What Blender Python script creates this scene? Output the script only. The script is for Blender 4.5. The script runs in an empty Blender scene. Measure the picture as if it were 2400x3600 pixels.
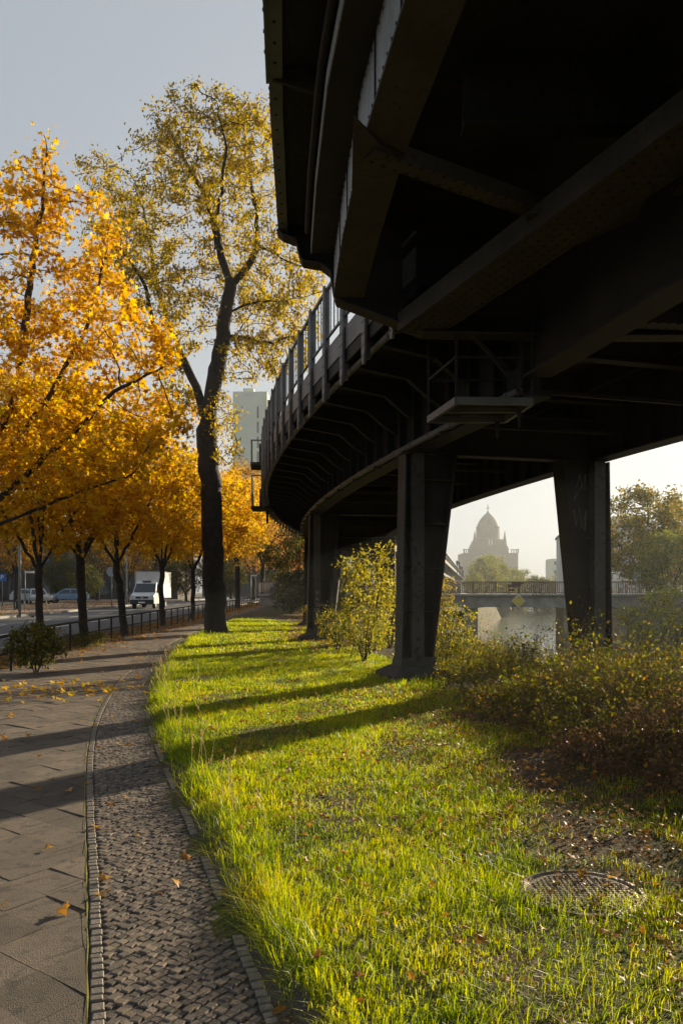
import bpy, math, random
import numpy as np
from mathutils import Vector, Matrix

rng = np.random.default_rng(11)
random.seed(5)
S = bpy.context.scene
COL = S.collection
EYE = 1.8
PI = math.pi

# ------------------------------------------------------------------ helpers
def tag(o, label=None, cat=None, group=None, kind=None):
    if label: o['label'] = label
    if cat: o['category'] = cat
    if group: o['group'] = group
    if kind: o['kind'] = kind
    return o

def empty(name, loc, rz=0.0, label=None, cat=None, group=None, kind=None):
    o = bpy.data.objects.new(name, None)
    o.empty_display_size = 0.2
    COL.objects.link(o)
    o.location = loc
    o.rotation_euler = (0, 0, rz)
    return tag(o, label, cat, group, kind)

def raw_mesh(name, groups, mats, smooth=False):
    """groups: list of (V(n,3), F(m,k), material index)"""
    Vs, idx, tot, mi = [], [], [], []
    off = 0
    for V, F, m in groups:
        V = np.asarray(V, dtype=np.float32).reshape(-1, 3)
        F = np.asarray(F, dtype=np.int64)
        if len(F) == 0:
            continue
        Vs.append(V)
        idx.append((F + off).ravel())
        tot.append(np.full(len(F), F.shape[1]))
        mi.append(np.full(len(F), m))
        off += len(V)
    V = np.concatenate(Vs); idx = np.concatenate(idx); tot = np.concatenate(tot); mi = np.concatenate(mi)
    me = bpy.data.meshes.new(name)
    me.vertices.add(len(V)); me.vertices.foreach_set('co', V.ravel())
    me.loops.add(len(idx)); me.loops.foreach_set('vertex_index', idx.astype(np.int32))
    me.polygons.add(len(tot))
    st = np.concatenate([[0], np.cumsum(tot)[:-1]]).astype(np.int32)
    me.polygons.foreach_set('loop_start', st)
    me.polygons.foreach_set('loop_total', tot.astype(np.int32))
    me.polygons.foreach_set('material_index', mi.astype(np.int32))
    me.polygons.foreach_set('use_smooth', np.full(len(tot), smooth))
    for m in (mats if isinstance(mats, (list, tuple)) else [mats]):
        me.materials.append(m)
    me.update(calc_edges=True)
    me.validate()
    return me

def link(name, me, parent=None):
    o = bpy.data.objects.new(name, me)
    COL.objects.link(o)
    if parent is not None:
        o.parent = parent
    return o

class MB:
    """collects simple solids, built as ONE mesh object"""
    def __init__(s): s.v = []; s.f = []
    def add(s, V, F):
        n = len(s.v); s.v += [tuple(p) for p in V]; s.f += [tuple(i + n for i in q) for q in F]; return s
    def box(s, c, d, rz=0.0, M=None):
        x, y, z = d[0] / 2, d[1] / 2, d[2] / 2
        P = [Vector((sx * x, sy * y, sz * z)) for sz in (-1, 1) for sx, sy in ((-1, -1), (1, -1), (1, 1), (-1, 1))]
        R = M if M is not None else Matrix.Rotation(rz, 3, 'Z')
        P = [R @ p + Vector(c) for p in P]
        return s.add(P, [(3, 2, 1, 0), (4, 5, 6, 7), (0, 1, 5, 4), (1, 2, 6, 5), (2, 3, 7, 6), (3, 0, 4, 7)])
    def beam(s, a, b, w, h, up=(0, 0, 1)):
        a = Vector(a); b = Vector(b); d = b - a; L = d.length; d.normalize()
        u = Vector(up); sd = d.cross(u)
        if sd.length < 1e-4: sd = d.cross(Vector((1, 0, 0)))
        sd.normalize(); u = sd.cross(d)
        M = Matrix((sd, d, u)).transposed()
        return s.box((a + b) / 2, (w, L, h), M=M)
    def tube(s, pts, r, n=8, cap=True):
        pts = [Vector(p) for p in pts]; rs = r if isinstance(r, (list, tuple)) else [r] * len(pts)
        rings = []
        for i, p in enumerate(pts):
            d = pts[min(i + 1, len(pts) - 1)] - pts[max(i - 1, 0)]; d.normalize()
            ref = Vector((0, 0, 1)) if abs(d.z) < .9 else Vector((1, 0, 0))
            a = d.cross(ref).normalized(); b = d.cross(a)
            rings.append([p + (a * math.cos(2 * PI * k / n) + b * math.sin(2 * PI * k / n)) * rs[i] for k in range(n)])
        V = [q for R in rings for q in R]; F = []
        for i in range(len(pts) - 1):
            for k in range(n):
                F.append((i * n + k, i * n + (k + 1) % n, (i + 1) * n + (k + 1) % n, (i + 1) * n + k))
        if cap:
            F.append(tuple(range(n - 1, -1, -1))); F.append(tuple((len(pts) - 1) * n + k for k in range(n)))
        return s.add(V, F)
    def prism(s, poly, t0, t1, fn):
        """poly 2-D points, fn(u,v,t)->xyz; closed solid"""
        n = len(poly)
        V = [fn(u, v, t0) for u, v in poly] + [fn(u, v, t1) for u, v in poly]
        F = [tuple(range(n - 1, -1, -1)), tuple(range(n, 2 * n))]
        F += [(i, (i + 1) % n, n + (i + 1) % n, n + i) for i in range(n)]
        return s.add(V, F)
    def lathe(s, prof, n=16, c=(0, 0, 0)):
        V = []; F = []
        for r, z in prof:
            for k in range(n):
                V.append((c[0] + r * math.cos(2 * PI * k / n), c[1] + r * math.sin(2 * PI * k / n), c[2] + z))
        for i in range(len(prof) - 1):
            for k in range(n):
                F.append((i * n + k, i * n + (k + 1) % n, (i + 1) * n + (k + 1) % n, (i + 1) * n + k))
        F.append(tuple(range(n - 1, -1, -1))); F.append(tuple((len(prof) - 1) * n + k for k in range(n)))
        return s.add(V, F)
    def dome(s, p, nrm, r):
        nrm = Vector(nrm).normalized(); ref = Vector((0, 0, 1)) if abs(nrm.z) < .9 else Vector((1, 0, 0))
        a = nrm.cross(ref).normalized(); b = nrm.cross(a); p = Vector(p); n = 6
        V = [p + (a * math.cos(2 * PI * k / n) + b * math.sin(2 * PI * k / n)) * r for k in range(n)]
        V += [p + nrm * r * .5 + (a * math.cos(2 * PI * k / n) + b * math.sin(2 * PI * k / n)) * r * .6 for k in range(n)]
        F = [(k, (k + 1) % n, n + (k + 1) % n, n + k) for k in range(n)] + [tuple(range(n, 2 * n))]
        return s.add(V, F)
    def build(s, name, mat, parent=None, origin=None, smooth=False, bevel=0.0):
        o = Vector(origin) if origin is not None else Vector((0, 0, 0))
        me = bpy.data.meshes.new(name)
        me.from_pydata([tuple(Vector(p) - o) for p in s.v], [], s.f)
        for m in (mat if isinstance(mat, (list, tuple)) else [mat]): me.materials.append(m)
        if smooth:
            me.polygons.foreach_set('use_smooth', [True] * len(me.polygons))
        me.update()
        ob = link(name, me, parent)
        if bevel > 0:
            md = ob.modifiers.new('bevel', 'BEVEL'); md.width = bevel; md.segments = 2; md.limit_method = 'ANGLE'
        return ob

def sm(t):
    t = np.clip(t, 0, 1); return t * t * (3 - 2 * t)

# ------------------------------------------------------------------ materials
def nt(m):
    m.use_nodes = True
    return m.node_tree.nodes, m.node_tree.links

def mat(name, c1, c2=None, scale=3.0, rough=.7, metal=0.0, bump=0.0, bscale=None, detail=6, spec=.5, lo=.35, hi=.65, c3=None, coat=0):
    m = bpy.data.materials.new(name); N, L = nt(m); p = N['Principled BSDF']
    p.inputs['Roughness'].default_value = rough; p.inputs['Metallic'].default_value = metal
    p.inputs['Specular IOR Level'].default_value = spec
    if coat: p.inputs['Coat Weight'].default_value = coat
    tc = N.new('ShaderNodeTexCoord')
    if c2 is None:
        p.inputs['Base Color'].default_value = (*c1, 1)
    else:
        n = N.new('ShaderNodeTexNoise'); n.inputs['Scale'].default_value = scale; n.inputs['Detail'].default_value = detail
        n.inputs['Roughness'].default_value = .62
        L.new(tc.outputs['Object'], n.inputs['Vector'])
        r = N.new('ShaderNodeValToRGB'); r.color_ramp.elements[0].position = lo; r.color_ramp.elements[1].position = hi
        r.color_ramp.elements[0].color = (*c1, 1); r.color_ramp.elements[1].color = (*c2, 1)
        L.new(n.outputs['Fac'], r.inputs['Fac'])
        out = r.outputs['Color']
        if c3 is not None:
            n2 = N.new('ShaderNodeTexNoise'); n2.inputs['Scale'].default_value = scale * 9; n2.inputs['Detail'].default_value = 4
            L.new(tc.outputs['Object'], n2.inputs['Vector'])
            r2 = N.new('ShaderNodeValToRGB'); r2.color_ramp.elements[0].position = .55; r2.color_ramp.elements[1].position = .68
            L.new(n2.outputs['Fac'], r2.inputs['Fac'])
            mx = N.new('ShaderNodeMixRGB'); mx.inputs['Color2'].default_value = (*c3, 1)
            L.new(r2.outputs['Color'], mx.inputs['Fac']); L.new(out, mx.inputs['Color1']); out = mx.outputs['Color']
        L.new(out, p.inputs['Base Color'])
    if bump:
        b = N.new('ShaderNodeTexNoise'); b.inputs['Scale'].default_value = bscale or scale * 8; b.inputs['Detail'].default_value = 8
        L.new(tc.outputs['Object'], b.inputs['Vector'])
        bp = N.new('ShaderNodeBump'); bp.inputs['Strength'].default_value = bump; bp.inputs['Distance'].default_value = .02
        L.new(b.outputs['Fac'], bp.inputs['Height']); L.new(bp.outputs['Normal'], p.inputs['Normal'])
    return m

def leaf_mat(name, cols, trans=.5, rough=.5, spec=.25, tsat=1.0, tint=True, tgain=1.0):
    """leaf: diffuse + translucency, one random colour per leaf, tinted by the object's colour"""
    m = bpy.data.materials.new(name); N, L = nt(m)
    p = N['Principled BSDF']; out = N['Material Output']
    g = N.new('ShaderNodeNewGeometry')
    r = N.new('ShaderNodeValToRGB'); e = r.color_ramp.elements
    while len(e) < len(cols): e.new(.5)
    for i, (pos, c) in enumerate(cols):
        e[i].position = pos; e[i].color = (*c, 1)
    L.new(g.outputs['Random Per Island'], r.inputs['Fac'])
    col = r.outputs['Color']
    if tint:
        oi = N.new('ShaderNodeObjectInfo')
        mx = N.new('ShaderNodeMixRGB'); mx.blend_type = 'MULTIPLY'; mx.inputs['Fac'].default_value = 1
        L.new(col, mx.inputs['Color1']); L.new(oi.outputs['Color'], mx.inputs['Color2']); col = mx.outputs['Color']
    L.new(col, p.inputs['Base Color'])
    p.inputs['Roughness'].default_value = rough; p.inputs['Specular IOR Level'].default_value = spec
    t = N.new('ShaderNodeBsdfTranslucent')
    hs = N.new('ShaderNodeHueSaturation'); hs.inputs['Saturation'].default_value = tsat; hs.inputs['Value'].default_value = tgain
    L.new(col, hs.inputs['Color']); L.new(hs.outputs['Color'], t.inputs['Color'])
    ms = N.new('ShaderNodeMixShader'); ms.inputs['Fac'].default_value = trans
    L.new(p.outputs['BSDF'], ms.inputs[1]); L.new(t.outputs['BSDF'], ms.inputs[2]); L.new(ms.outputs['Shader'], out.inputs['Surface'])
    return m

M = {}
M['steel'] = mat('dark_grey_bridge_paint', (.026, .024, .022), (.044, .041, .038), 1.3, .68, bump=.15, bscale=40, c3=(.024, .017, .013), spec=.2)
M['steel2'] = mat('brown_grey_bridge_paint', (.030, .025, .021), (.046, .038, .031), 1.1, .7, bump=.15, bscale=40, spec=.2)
M['steel3'] = mat('lighter_brown_bridge_paint', (.050, .043, .037), (.080, .070, .060), 1.6, .7, bump=.2, bscale=40, spec=.2, c3=(.05, .04, .03))  # lighter brown than the other bridge paints, for braces and flanges
M['steel_mid'] = mat('lit_column_paint', (.055, .051, .046), (.085, .079, .071), 1.2, .65, bump=.15, bscale=40, spec=.25, c3=(.045, .033, .025))  # paler than the inner wing, light on the shaft is painted in
M['steel_skylit'] = mat('sky_lit_bridge_paint', (.30, .32, .33), (.40, .42, .43), 2.2, .5, bump=.08, bscale=30, c3=(.22, .20, .18))  # paler bluish copy of the bridge paint, sky light put into its colour
M['rail_paint'] = mat('railing_paint', (.10, .10, .097), (.16, .16, .155), 2.0, .5)
M['stone'] = mat('plinth_stone', (.035, .032, .028), (.065, .06, .052), 3, .85, bump=.5, bscale=30)
M['concrete'] = mat('bridge_concrete', (.30, .29, .25), (.45, .43, .38), 1.1, .85, bump=.3, bscale=20)
M['concrete_dark'] = mat('weathered_concrete', (.26, .245, .21), (.42, .395, .345), 1.3, .9, bump=.3, bscale=18)
M['rust_rail'] = mat('red_brown_rail_paint', (.10, .055, .04), (.16, .09, .065), 5, .6)
M['asphalt'] = mat('road_asphalt', (.045, .045, .046), (.075, .075, .075), 2.5, .75, bump=.3, bscale=160)
M['slab'] = mat('pavement_slab', (.115, .088, .062), (.20, .155, .112), 1.3, .72, bump=1.2, bscale=170, c3=(.075, .060, .047))
def slab_variation():
    N, L = M['slab'].node_tree.nodes, M['slab'].node_tree.links; p = N['Principled BSDF']; src = p.inputs['Base Color'].links[0].from_socket
    g = N.new('ShaderNodeNewGeometry'); r = N.new('ShaderNodeMapRange'); r.inputs['To Min'].default_value = .72; r.inputs['To Max'].default_value = 1.22
    L.new(g.outputs['Random Per Island'], r.inputs['Value']); mx = N.new('ShaderNodeMixRGB'); mx.blend_type = 'MULTIPLY'; mx.inputs['Fac'].default_value = 1
    tc = N.new('ShaderNodeTexCoord'); n = N.new('ShaderNodeTexNoise'); n.inputs['Scale'].default_value = 240; n.inputs['Detail'].default_value = 2; L.new(tc.outputs['Object'], n.inputs['Vector'])
    sp = N.new('ShaderNodeMapRange'); sp.inputs['From Min'].default_value = .35; sp.inputs['From Max'].default_value = .7; sp.inputs['To Min'].default_value = .6; sp.inputs['To Max'].default_value = 1.5; L.new(n.outputs['Fac'], sp.inputs['Value'])
    m2 = N.new('ShaderNodeMath'); m2.operation = 'MULTIPLY'; L.new(r.outputs['Result'], m2.inputs[0]); L.new(sp.outputs['Result'], m2.inputs[1])
    L.new(src, mx.inputs['Color1']); L.new(m2.outputs['Value'], mx.inputs['Color2']); L.new(mx.outputs['Color'], p.inputs['Base Color'])
slab_variation()
M['joint'] = mat('joint_sand', (.05, .042, .033), (.08, .07, .05), 20, .95, bump=.5, bscale=120)
M['pave_far'] = mat('far_pavement', (.13, .11, .09), (.24, .20, .15), 1.2, .85, c3=(.30, .16, .03))
M['kerb'] = mat('granite_kerb', (.20, .19, .18), (.32, .31, .29), 8, .8, bump=.3, bscale=60)
M['white_paint'] = mat('road_marking_paint', (.62, .62, .60), (.75, .75, .73), 9, .6)
M['fence'] = mat('old_fence_steel', (.03, .027, .024), (.065, .055, .046), 7, .8, c3=(.07, .035, .02), spec=.2)
M['bark'] = mat('tree_bark', (.020, .016, .012), (.052, .042, .033), 6, .9, bump=1.0, bscale=22)
M['bark_pale'] = mat('pale_tree_bark', (.012, .010, .008), (.036, .029, .022), 5, .9, bump=1.0, bscale=16)
M['glass'] = mat('vehicle_glass', (.02, .025, .03), rough=.08, spec=.8)
M['winglass'] = mat('window_glass', (.06, .07, .08), rough=.12, spec=.8)
M['tyre'] = mat('tyre_rubber', (.02, .02, .02), (.03, .03, .03), 8, .85)
M['rim'] = mat('wheel_rim', (.35, .35, .36), rough=.35, metal=.8)
M['white_body'] = mat('white_vehicle_paint', (.72, .73, .74), (.80, .81, .82), 1.5, .3, coat=.4)
M['box_body'] = mat('cargo_box_panel', (.62, .62, .60), (.74, .74, .72), 1.2, .45)
M['silver_body'] = mat('silver_car_paint', (.38, .39, .40), (.44, .45, .46), 2, .3, metal=.3, coat=.4)
M['blue_body'] = mat('blue_car_paint', (.12, .22, .36), (.15, .26, .42), 2, .3, metal=.2, coat=.4)
M['black_trim'] = mat('black_plastic', (.02, .02, .021), (.035, .035, .036), 5, .6)
M['lamp_glass'] = mat('headlight_glass', (.65, .66, .66), rough=.15, spec=.8)
M['chrome'] = mat('chrome', (.75, .75, .76), rough=.15, metal=1)
M['yellow_sign'] = mat('yellow_sign_paint', (.68, .50, .05), (.74, .55, .07), 6, .5)
M['white_sign'] = mat('white_sign_paint', (.75, .75, .74), (.80, .80, .79), 6, .5)
M['blue_sign'] = mat('blue_sign_paint', (.03, .10, .38), (.04, .12, .42), 6, .5)
M['grey_sign'] = mat('sign_back_metal', (.30, .31, .32), (.36, .37, .38), 6, .5, metal=.3)
M['pole'] = mat('grey_green_pole_paint', (.13, .15, .14), (.19, .21, .20), 6, .55)
M['church'] = mat('church_brick', (.04, .03, .024), (.06, .045, .035), .6, .9)
M['church_roof'] = mat('church_dome_copper', (.035, .032, .03), (.055, .05, .045), .5, .8)
M['tower_wall'] = mat('pale_tower_render', (.62, .64, .52), (.72, .74, .61), .12, .85)
M['pale_wall'] = mat('pale_plaster', (.46, .46, .43), (.56, .56, .52), .2, .85)
M['dim_wall'] = mat('brown_plaster', (.06, .05, .04), (.09, .075, .06), .4, .9)
M['dark_wall'] = mat('grey_roof', (.07, .07, .07), (.11, .11, .11), .5, .9)
M['iron'] = mat('cast_iron_lid', (.12, .10, .08), (.22, .18, .13), 18, .42, metal=.5, bump=.3, bscale=80)
M['paper'] = mat('white_paper', (.70, .70, .72), (.80, .80, .82), 30, .8)
M['graffiti_dark'] = mat('dark_spray_paint', (.02, .02, .022), rough=.6)
M['graffiti_grey'] = mat('grey_spray_paint', (.20, .19, .18), rough=.6)
M['graffiti_white'] = mat('white_spray_paint', (.60, .64, .68), rough=.6)
M['stem'] = mat('bramble_stem', (.10, .062, .038), (.20, .135, .08), 9, .7)

YEL = [(0, (.40, .19, .006)), (.22, (.58, .32, .008)), (.6, (.72, .45, .012)), (.82, (.80, .58, .025)), (.93, (.50, .42, .03)), (1, (.44, .17, .008))]
M['maple_leaf'] = leaf_mat('yellow_maple_leaf', YEL, .60, tsat=1.12, tgain=1.12)
M['lime_leaf'] = leaf_mat('olive_yellow_leaf', [(0, (.15, .135, .014)), (.3, (.36, .28, .018)), (.65, (.58, .41, .025)), (1, (.32, .19, .014))], .62, tsat=1.1, tgain=1.1)
M['far_leaf'] = leaf_mat('mixed_autumn_leaf', [(0, (.22, .16, .02)), (.4, (.42, .27, .025)), (.75, (.60, .36, .03)), (1, (.34, .18, .02))], .5)
M['green_leaf'] = leaf_mat('green_bush_leaf', [(0, (.07, .10, .014)), (.5, (.15, .18, .022)), (.85, (.30, .28, .03)), (1, (.42, .30, .03))], .5)
M['bramble_leaf'] = leaf_mat('bramble_leaf', [(0, (.09, .055, .015)), (.3, (.08, .09, .012)), (.7, (.14, .155, .015)), (.93, (.30, .27, .022)), (1, (.48, .24, .03))], .55, tsat=1.1, tgain=1.1)
M['dry_leaf'] = leaf_mat('dry_brown_leaf', [(0, (.10, .05, .022)), (.5, (.20, .11, .045)), (1, (.32, .17, .06))], .4)
M['yellow_litter'] = leaf_mat('yellow_fallen_leaf', [(0, (.45, .20, .012)), (.5, (.68, .40, .02)), (1, (.75, .52, .04))], .4, tint=False)
M['fallen_leaf'] = leaf_mat('fallen_leaf', [(0, (.22, .08, .015)), (.4, (.42, .19, .02)), (.8, (.62, .33, .03)), (1, (.30, .15, .05))], .35, tint=False)
M['grass_blade'] = leaf_mat('grass_blade', [(0, (.045, .09, .004)), (.25, (.14, .22, .006)), (.5, (.34, .42, .009)), (.75, (.58, .56, .015)), (.92, (.66, .52, .05)), (1, (.46, .24, .05))], .62, rough=.42, spec=.3, tsat=1.1, tint=False, tgain=1.3)
def grass_patches():
    m = M['grass_blade']; N, L = m.node_tree.nodes, m.node_tree.links
    r = next(n for n in N if n.bl_idname == 'ShaderNodeValToRGB'); g = next(n for n in N if n.bl_idname == 'ShaderNodeNewGeometry')
    tc = N.new('ShaderNodeTexCoord'); n = N.new('ShaderNodeTexNoise'); n.inputs['Scale'].default_value = 1.5; n.inputs['Detail'].default_value = 4
    L.new(tc.outputs['Object'], n.inputs['Vector'])
    mr = N.new('ShaderNodeMapRange'); mr.inputs['From Min'].default_value = .3; mr.inputs['From Max'].default_value = .7
    L.new(n.outputs['Fac'], mr.inputs['Value'])
    mx = N.new('ShaderNodeMix'); mx.inputs['Factor'].default_value = .42
    L.new(g.outputs['Random Per Island'], mx.inputs['A']); L.new(mr.outputs['Result'], mx.inputs['B']); L.new(mx.outputs['Result'], r.inputs['Fac'])
grass_patches()
M['straw'] = leaf_mat('dry_grass_stalk', [(0, (.30, .22, .10)), (1, (.50, .40, .22))], .4, tint=False)

def ground_mat():
    m = bpy.data.materials.new('soil_and_turf'); N, L = nt(m); p = N['Principled BSDF']; p.inputs['Roughness'].default_value = .95
    p.inputs['Specular IOR Level'].default_value = .15
    tc = N.new('ShaderNodeTexCoord')
    def noise(sc, d=6):
        n = N.new('ShaderNodeTexNoise'); n.inputs['Scale'].default_value = sc; n.inputs['Detail'].default_value = d
        L.new(tc.outputs['Object'], n.inputs['Vector']); return n
    def ramp(src, a, b, pa, pb):
        r = N.new('ShaderNodeValToRGB'); e = r.color_ramp.elements
        e[0].position = pa; e[1].position = pb; e[0].color = (*a, 1); e[1].color = (*b, 1); L.new(src, r.inputs['Fac']); return r
    n1 = noise(.9); n2 = noise(45); n3 = noise(9)
    soil = ramp(n2.outputs['Fac'], (.055, .040, .027), (.15, .112, .075), .35, .68)
    turf = ramp(n2.outputs['Fac'], (.03, .042, .01), (.095, .11, .022), .35, .65)
    mx = N.new('ShaderNodeMixRGB'); f = ramp(n1.outputs['Fac'], (0, 0, 0), (1, 1, 1), .45, .58)
    L.new(f.outputs['Color'], mx.inputs['Fac']); L.new(soil.outputs['Color'], mx.inputs['Color1']); L.new(turf.outputs['Color'], mx.inputs['Color2'])
    lf = ramp(n3.outputs['Fac'], (0, 0, 0), (1, 1, 1), .62, .66)
    mx2 = N.new('ShaderNodeMixRGB'); mx2.inputs['Color2'].default_value = (.22, .105, .02, 1)
    L.new(lf.outputs['Color'], mx2.inputs['Fac']); L.new(mx.outputs['Color'], mx2.inputs['Color1'])
    L.new(mx2.outputs['Color'], p.inputs['Base Color'])
    bp = N.new('ShaderNodeBump'); bp.inputs['Strength'].default_value = .8; bp.inputs['Distance'].default_value = .03
    L.new(n2.outputs['Fac'], bp.inputs['Height']); L.new(bp.outputs['Normal'], p.inputs['Normal'])
    return m
M['ground'] = ground_mat()

def cobble_mat():
    m = bpy.data.materials.new('mosaic_cobble_stone'); N, L = nt(m); p = N['Principled BSDF']; p.inputs['Roughness'].default_value = .78; p.inputs['Specular IOR Level'].default_value = .3
    g = N.new('ShaderNodeNewGeometry'); r = N.new('ShaderNodeValToRGB'); e = r.color_ramp.elements
    e[0].color = (.085, .072, .062, 1); e[1].color = (.24, .195, .155, 1); e.new(.5).color = (.14, .118, .098, 1); e.new(.8).color = (.17, .13, .10, 1)
    L.new(g.outputs['Random Per Island'], r.inputs['Fac']); L.new(r.outputs['Color'], p.inputs['Base Color'])
    tc = N.new('ShaderNodeTexCoord'); n = N.new('ShaderNodeTexNoise'); n.inputs['Scale'].default_value = 120; n.inputs['Detail'].default_value = 6
    L.new(tc.outputs['Object'], n.inputs['Vector'])
    bp = N.new('ShaderNodeBump'); bp.inputs['Strength'].default_value = .5; bp.inputs['Distance'].default_value = .006
    L.new(n.outputs['Fac'], bp.inputs['Height']); L.new(bp.outputs['Normal'], p.inputs['Normal'])
    return m
M['cobble'] = cobble_mat()
M['edge_stone'] = mat('pale_edge_stone', (.13, .112, .092), (.225, .195, .16), 14, .6, bump=.4, bscale=120)
M['moss'] = mat('moss_in_joint', (.16, .15, .015), (.34, .31, .03), 40, .95)

def water_mat():
    m = bpy.data.materials.new('canal_water'); N, L = nt(m); p = N['Principled BSDF']
    p.inputs['Base Color'].default_value = (.06, .07, .05, 1); p.inputs['Roughness'].default_value = .12
    p.inputs['IOR'].default_value = 1.33
    tc = N.new('ShaderNodeTexCoord'); mp = N.new('ShaderNodeMapping'); mp.inputs['Scale'].default_value = (.6, 2.2, 1)
    L.new(tc.outputs['Object'], mp.inputs['Vector'])
    n = N.new('ShaderNodeTexNoise'); n.inputs['Scale'].default_value = 1.2; n.inputs['Detail'].default_value = 5
    L.new(mp.outputs['Vector'], n.inputs['Vector'])
    bp = N.new('ShaderNodeBump'); bp.inputs['Strength'].default_value = .12; bp.inputs['Distance'].default_value = .06
    L.new(n.outputs['Fac'], bp.inputs['Height']); L.new(bp.outputs['Normal'], p.inputs['Normal'])
    return m
M['water'] = water_mat()

# ------------------------------------------------------------------ camera, sky, sun
cam = bpy.data.cameras.new('camera'); co = bpy.data.objects.new('camera', cam); COL.objects.link(co)
co.location = (0, 0, EYE); co.rotation_euler = (PI / 2, 0, 0)
cam.sensor_fit = 'HORIZONTAL'; cam.sensor_width = 24; cam.lens = 28
cam.shift_y = 184 / 1568; cam.clip_start = .05; cam.clip_end = 5000
S.camera = co

AZ, EL = math.radians(38), math.radians(14.5)          # azimuth to the right of +Y
tosun = Vector((math.sin(AZ) * math.cos(EL), math.cos(AZ) * math.cos(EL), math.sin(EL)))
sl = bpy.data.lights.new('sun', 'SUN'); sl.energy = 5.0; sl.angle = math.radians(.6); sl.color = (1.0, .83, .58)
so = bpy.data.objects.new('sun', sl); COL.objects.link(so); so.rotation_euler = tosun.to_track_quat('Z', 'Y').to_euler()
so.location = (20, 20, 30)

W = bpy.data.worlds.new('World'); S.world = W; W.use_nodes = True
N, L = W.node_tree.nodes, W.node_tree.links
bg = N['Background']; sk = N.new('ShaderNodeTexSky'); sk.sky_type = 'NISHITA'; sk.sun_disc = False
sk.sun_elevation = EL; sk.sun_rotation = AZ; sk.air_density = 1.0; sk.dust_density = 2.5; sk.ozone_density = 1.0
hs = N.new('ShaderNodeHueSaturation'); hs.inputs['Saturation'].default_value = 1.0
L.new(sk.outputs['Color'], hs.inputs['Color']); gm = N.new('ShaderNodeGamma'); gm.inputs['Gamma'].default_value = .19
L.new(hs.outputs['Color'], gm.inputs['Color']); tn = N.new('ShaderNodeMixRGB'); tn.blend_type = 'MULTIPLY'; tn.inputs['Fac'].default_value = 1; tn.inputs['Color2'].default_value = (.94, 1.0, 1.08, 1)
L.new(gm.outputs['Color'], tn.inputs['Color1']); L.new(tn.outputs['Color'], bg.inputs['Color']); bg.inputs['Strength'].default_value = .168

S.view_settings.view_transform = 'Standard'; S.view_settings.look = 'None'; S.view_settings.exposure = 1.2; S.view_settings.gamma = 1
S.view_settings.use_curve_mapping = False
S.render.engine = 'CYCLES'
cy = S.cycles
cy.max_bounces = 6; cy.diffuse_bounces = 3; cy.glossy_bounces = 2; cy.transmission_bounces = 4; cy.volume_bounces = 0; cy.transparent_max_bounces = 8
cy.use_denoising = True; cy.caustics_reflective = False; cy.caustics_refractive = False
cy.sample_clamp_indirect = 6

# ------------------------------------------------------------------ plan curves
_y = np.arange(-30, 700, .5)
def _slope(y):
    s = np.clip(-.285 + .0105 * (y - 13), -.40, .17)
    return s
_X = np.concatenate([[0], np.cumsum((_slope(_y[1:]) + _slope(_y[:-1])) / 2 * .5)])
_X += 1.45 - np.interp(16, _y, _X)
def Xg(y): return np.interp(y, _y, _X)
def frame(y):
    s = float(_slope(np.array(float(y)))); l = math.hypot(1, s)
    return Vector((float(Xg(y)), y, 0)), Vector((s / l, 1 / l, 0)), Vector((1 / l, -s / l, 0))   # point, tangent, right
def vp(y, o, z):
    p, t, r = frame(y); return p + r * o + Vector((0, 0, z))

# right edge of cobbles (grass side) and left edge (slabs side)
_py = np.array([-8, 0, 3.32, 5.49, 7.48, 9.68, 11.76, 16.5, 23, 31, 45, 70, 100])
_pr = np.array([3.2, .75, -.26, -.94, -1.57, -2.26, -2.85, -3.92, -4.90, -5.6, -6.2, -6.4, -6.4])
_pl = np.array([2.4, -.05, -1.05, -1.76, -2.42, -3.08, -3.62, -4.62, -5.50, -6.1, -6.6, -6.8, -6.8])
def _smoothed(a):
    yy = np.arange(-8, 100, .1); v = np.interp(yy, _py, a); k = np.ones(31) / 31
    v2 = np.convolve(np.pad(v, 15, mode='edge'), k, mode='valid'); return yy, v2
_ry, _rv = _smoothed(_pr); _ly, _lv = _smoothed(_pl)
def Pr(y): return np.interp(y, _ry, _rv)
def Pl(y): return np.interp(y, _ly, _lv)
def Lbank(y): return np.interp(y, [-50, 10, 25, 45, 70, 111, 212, 600, 1300], [16, 10.5, 9.2, 9.6, 11, 20.5, 45, 128, 290])
def Rbank(y): return np.interp(y, [-50, 25, 45, 70, 111, 212, 600, 1300], [40, 27, 25.5, 26.5, 39, 66, 150, 320])
def hland(x, y):
    x = np.asarray(x, float); y = np.asarray(y, float)
    z = .0085 * np.clip(y - 18, 0, 75) * sm((-1.0 - x) / 5)
    z = z - 1.3 * sm((x - Xg(y) - 1.2) / 6) * sm((y - 6) / 8)
    z = z + .085 * sm((x - Pr(y) - .04) / .22) * ((x - Pr(y)) < 30) * sm((50 - y) / 15)
    z = z + .12 * sm((x - 1.0) / 3) * sm((12 - y) / 8)
    z = np.where(y > 55, z + 1.2 * sm((y - 55) / 15) * sm((x + 1) / 5), z)
    zr = .9
    l = Lbank(y); r = Rbank(y)
    tl = sm((x - l + 1.2) / 2.4); tr = sm((x - r + 1.5) / 2.5)
    z = z * (1 - tl) + (-4.6) * tl
    z = z * (1 - tr) + zr * tr
    return z
def hz(x, y): return float(hland(x, y))

FX = -8.0
def fence_x(y): return FX + 1.5 * float(sm(np.array((23 - y) / 12.0)))

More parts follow.
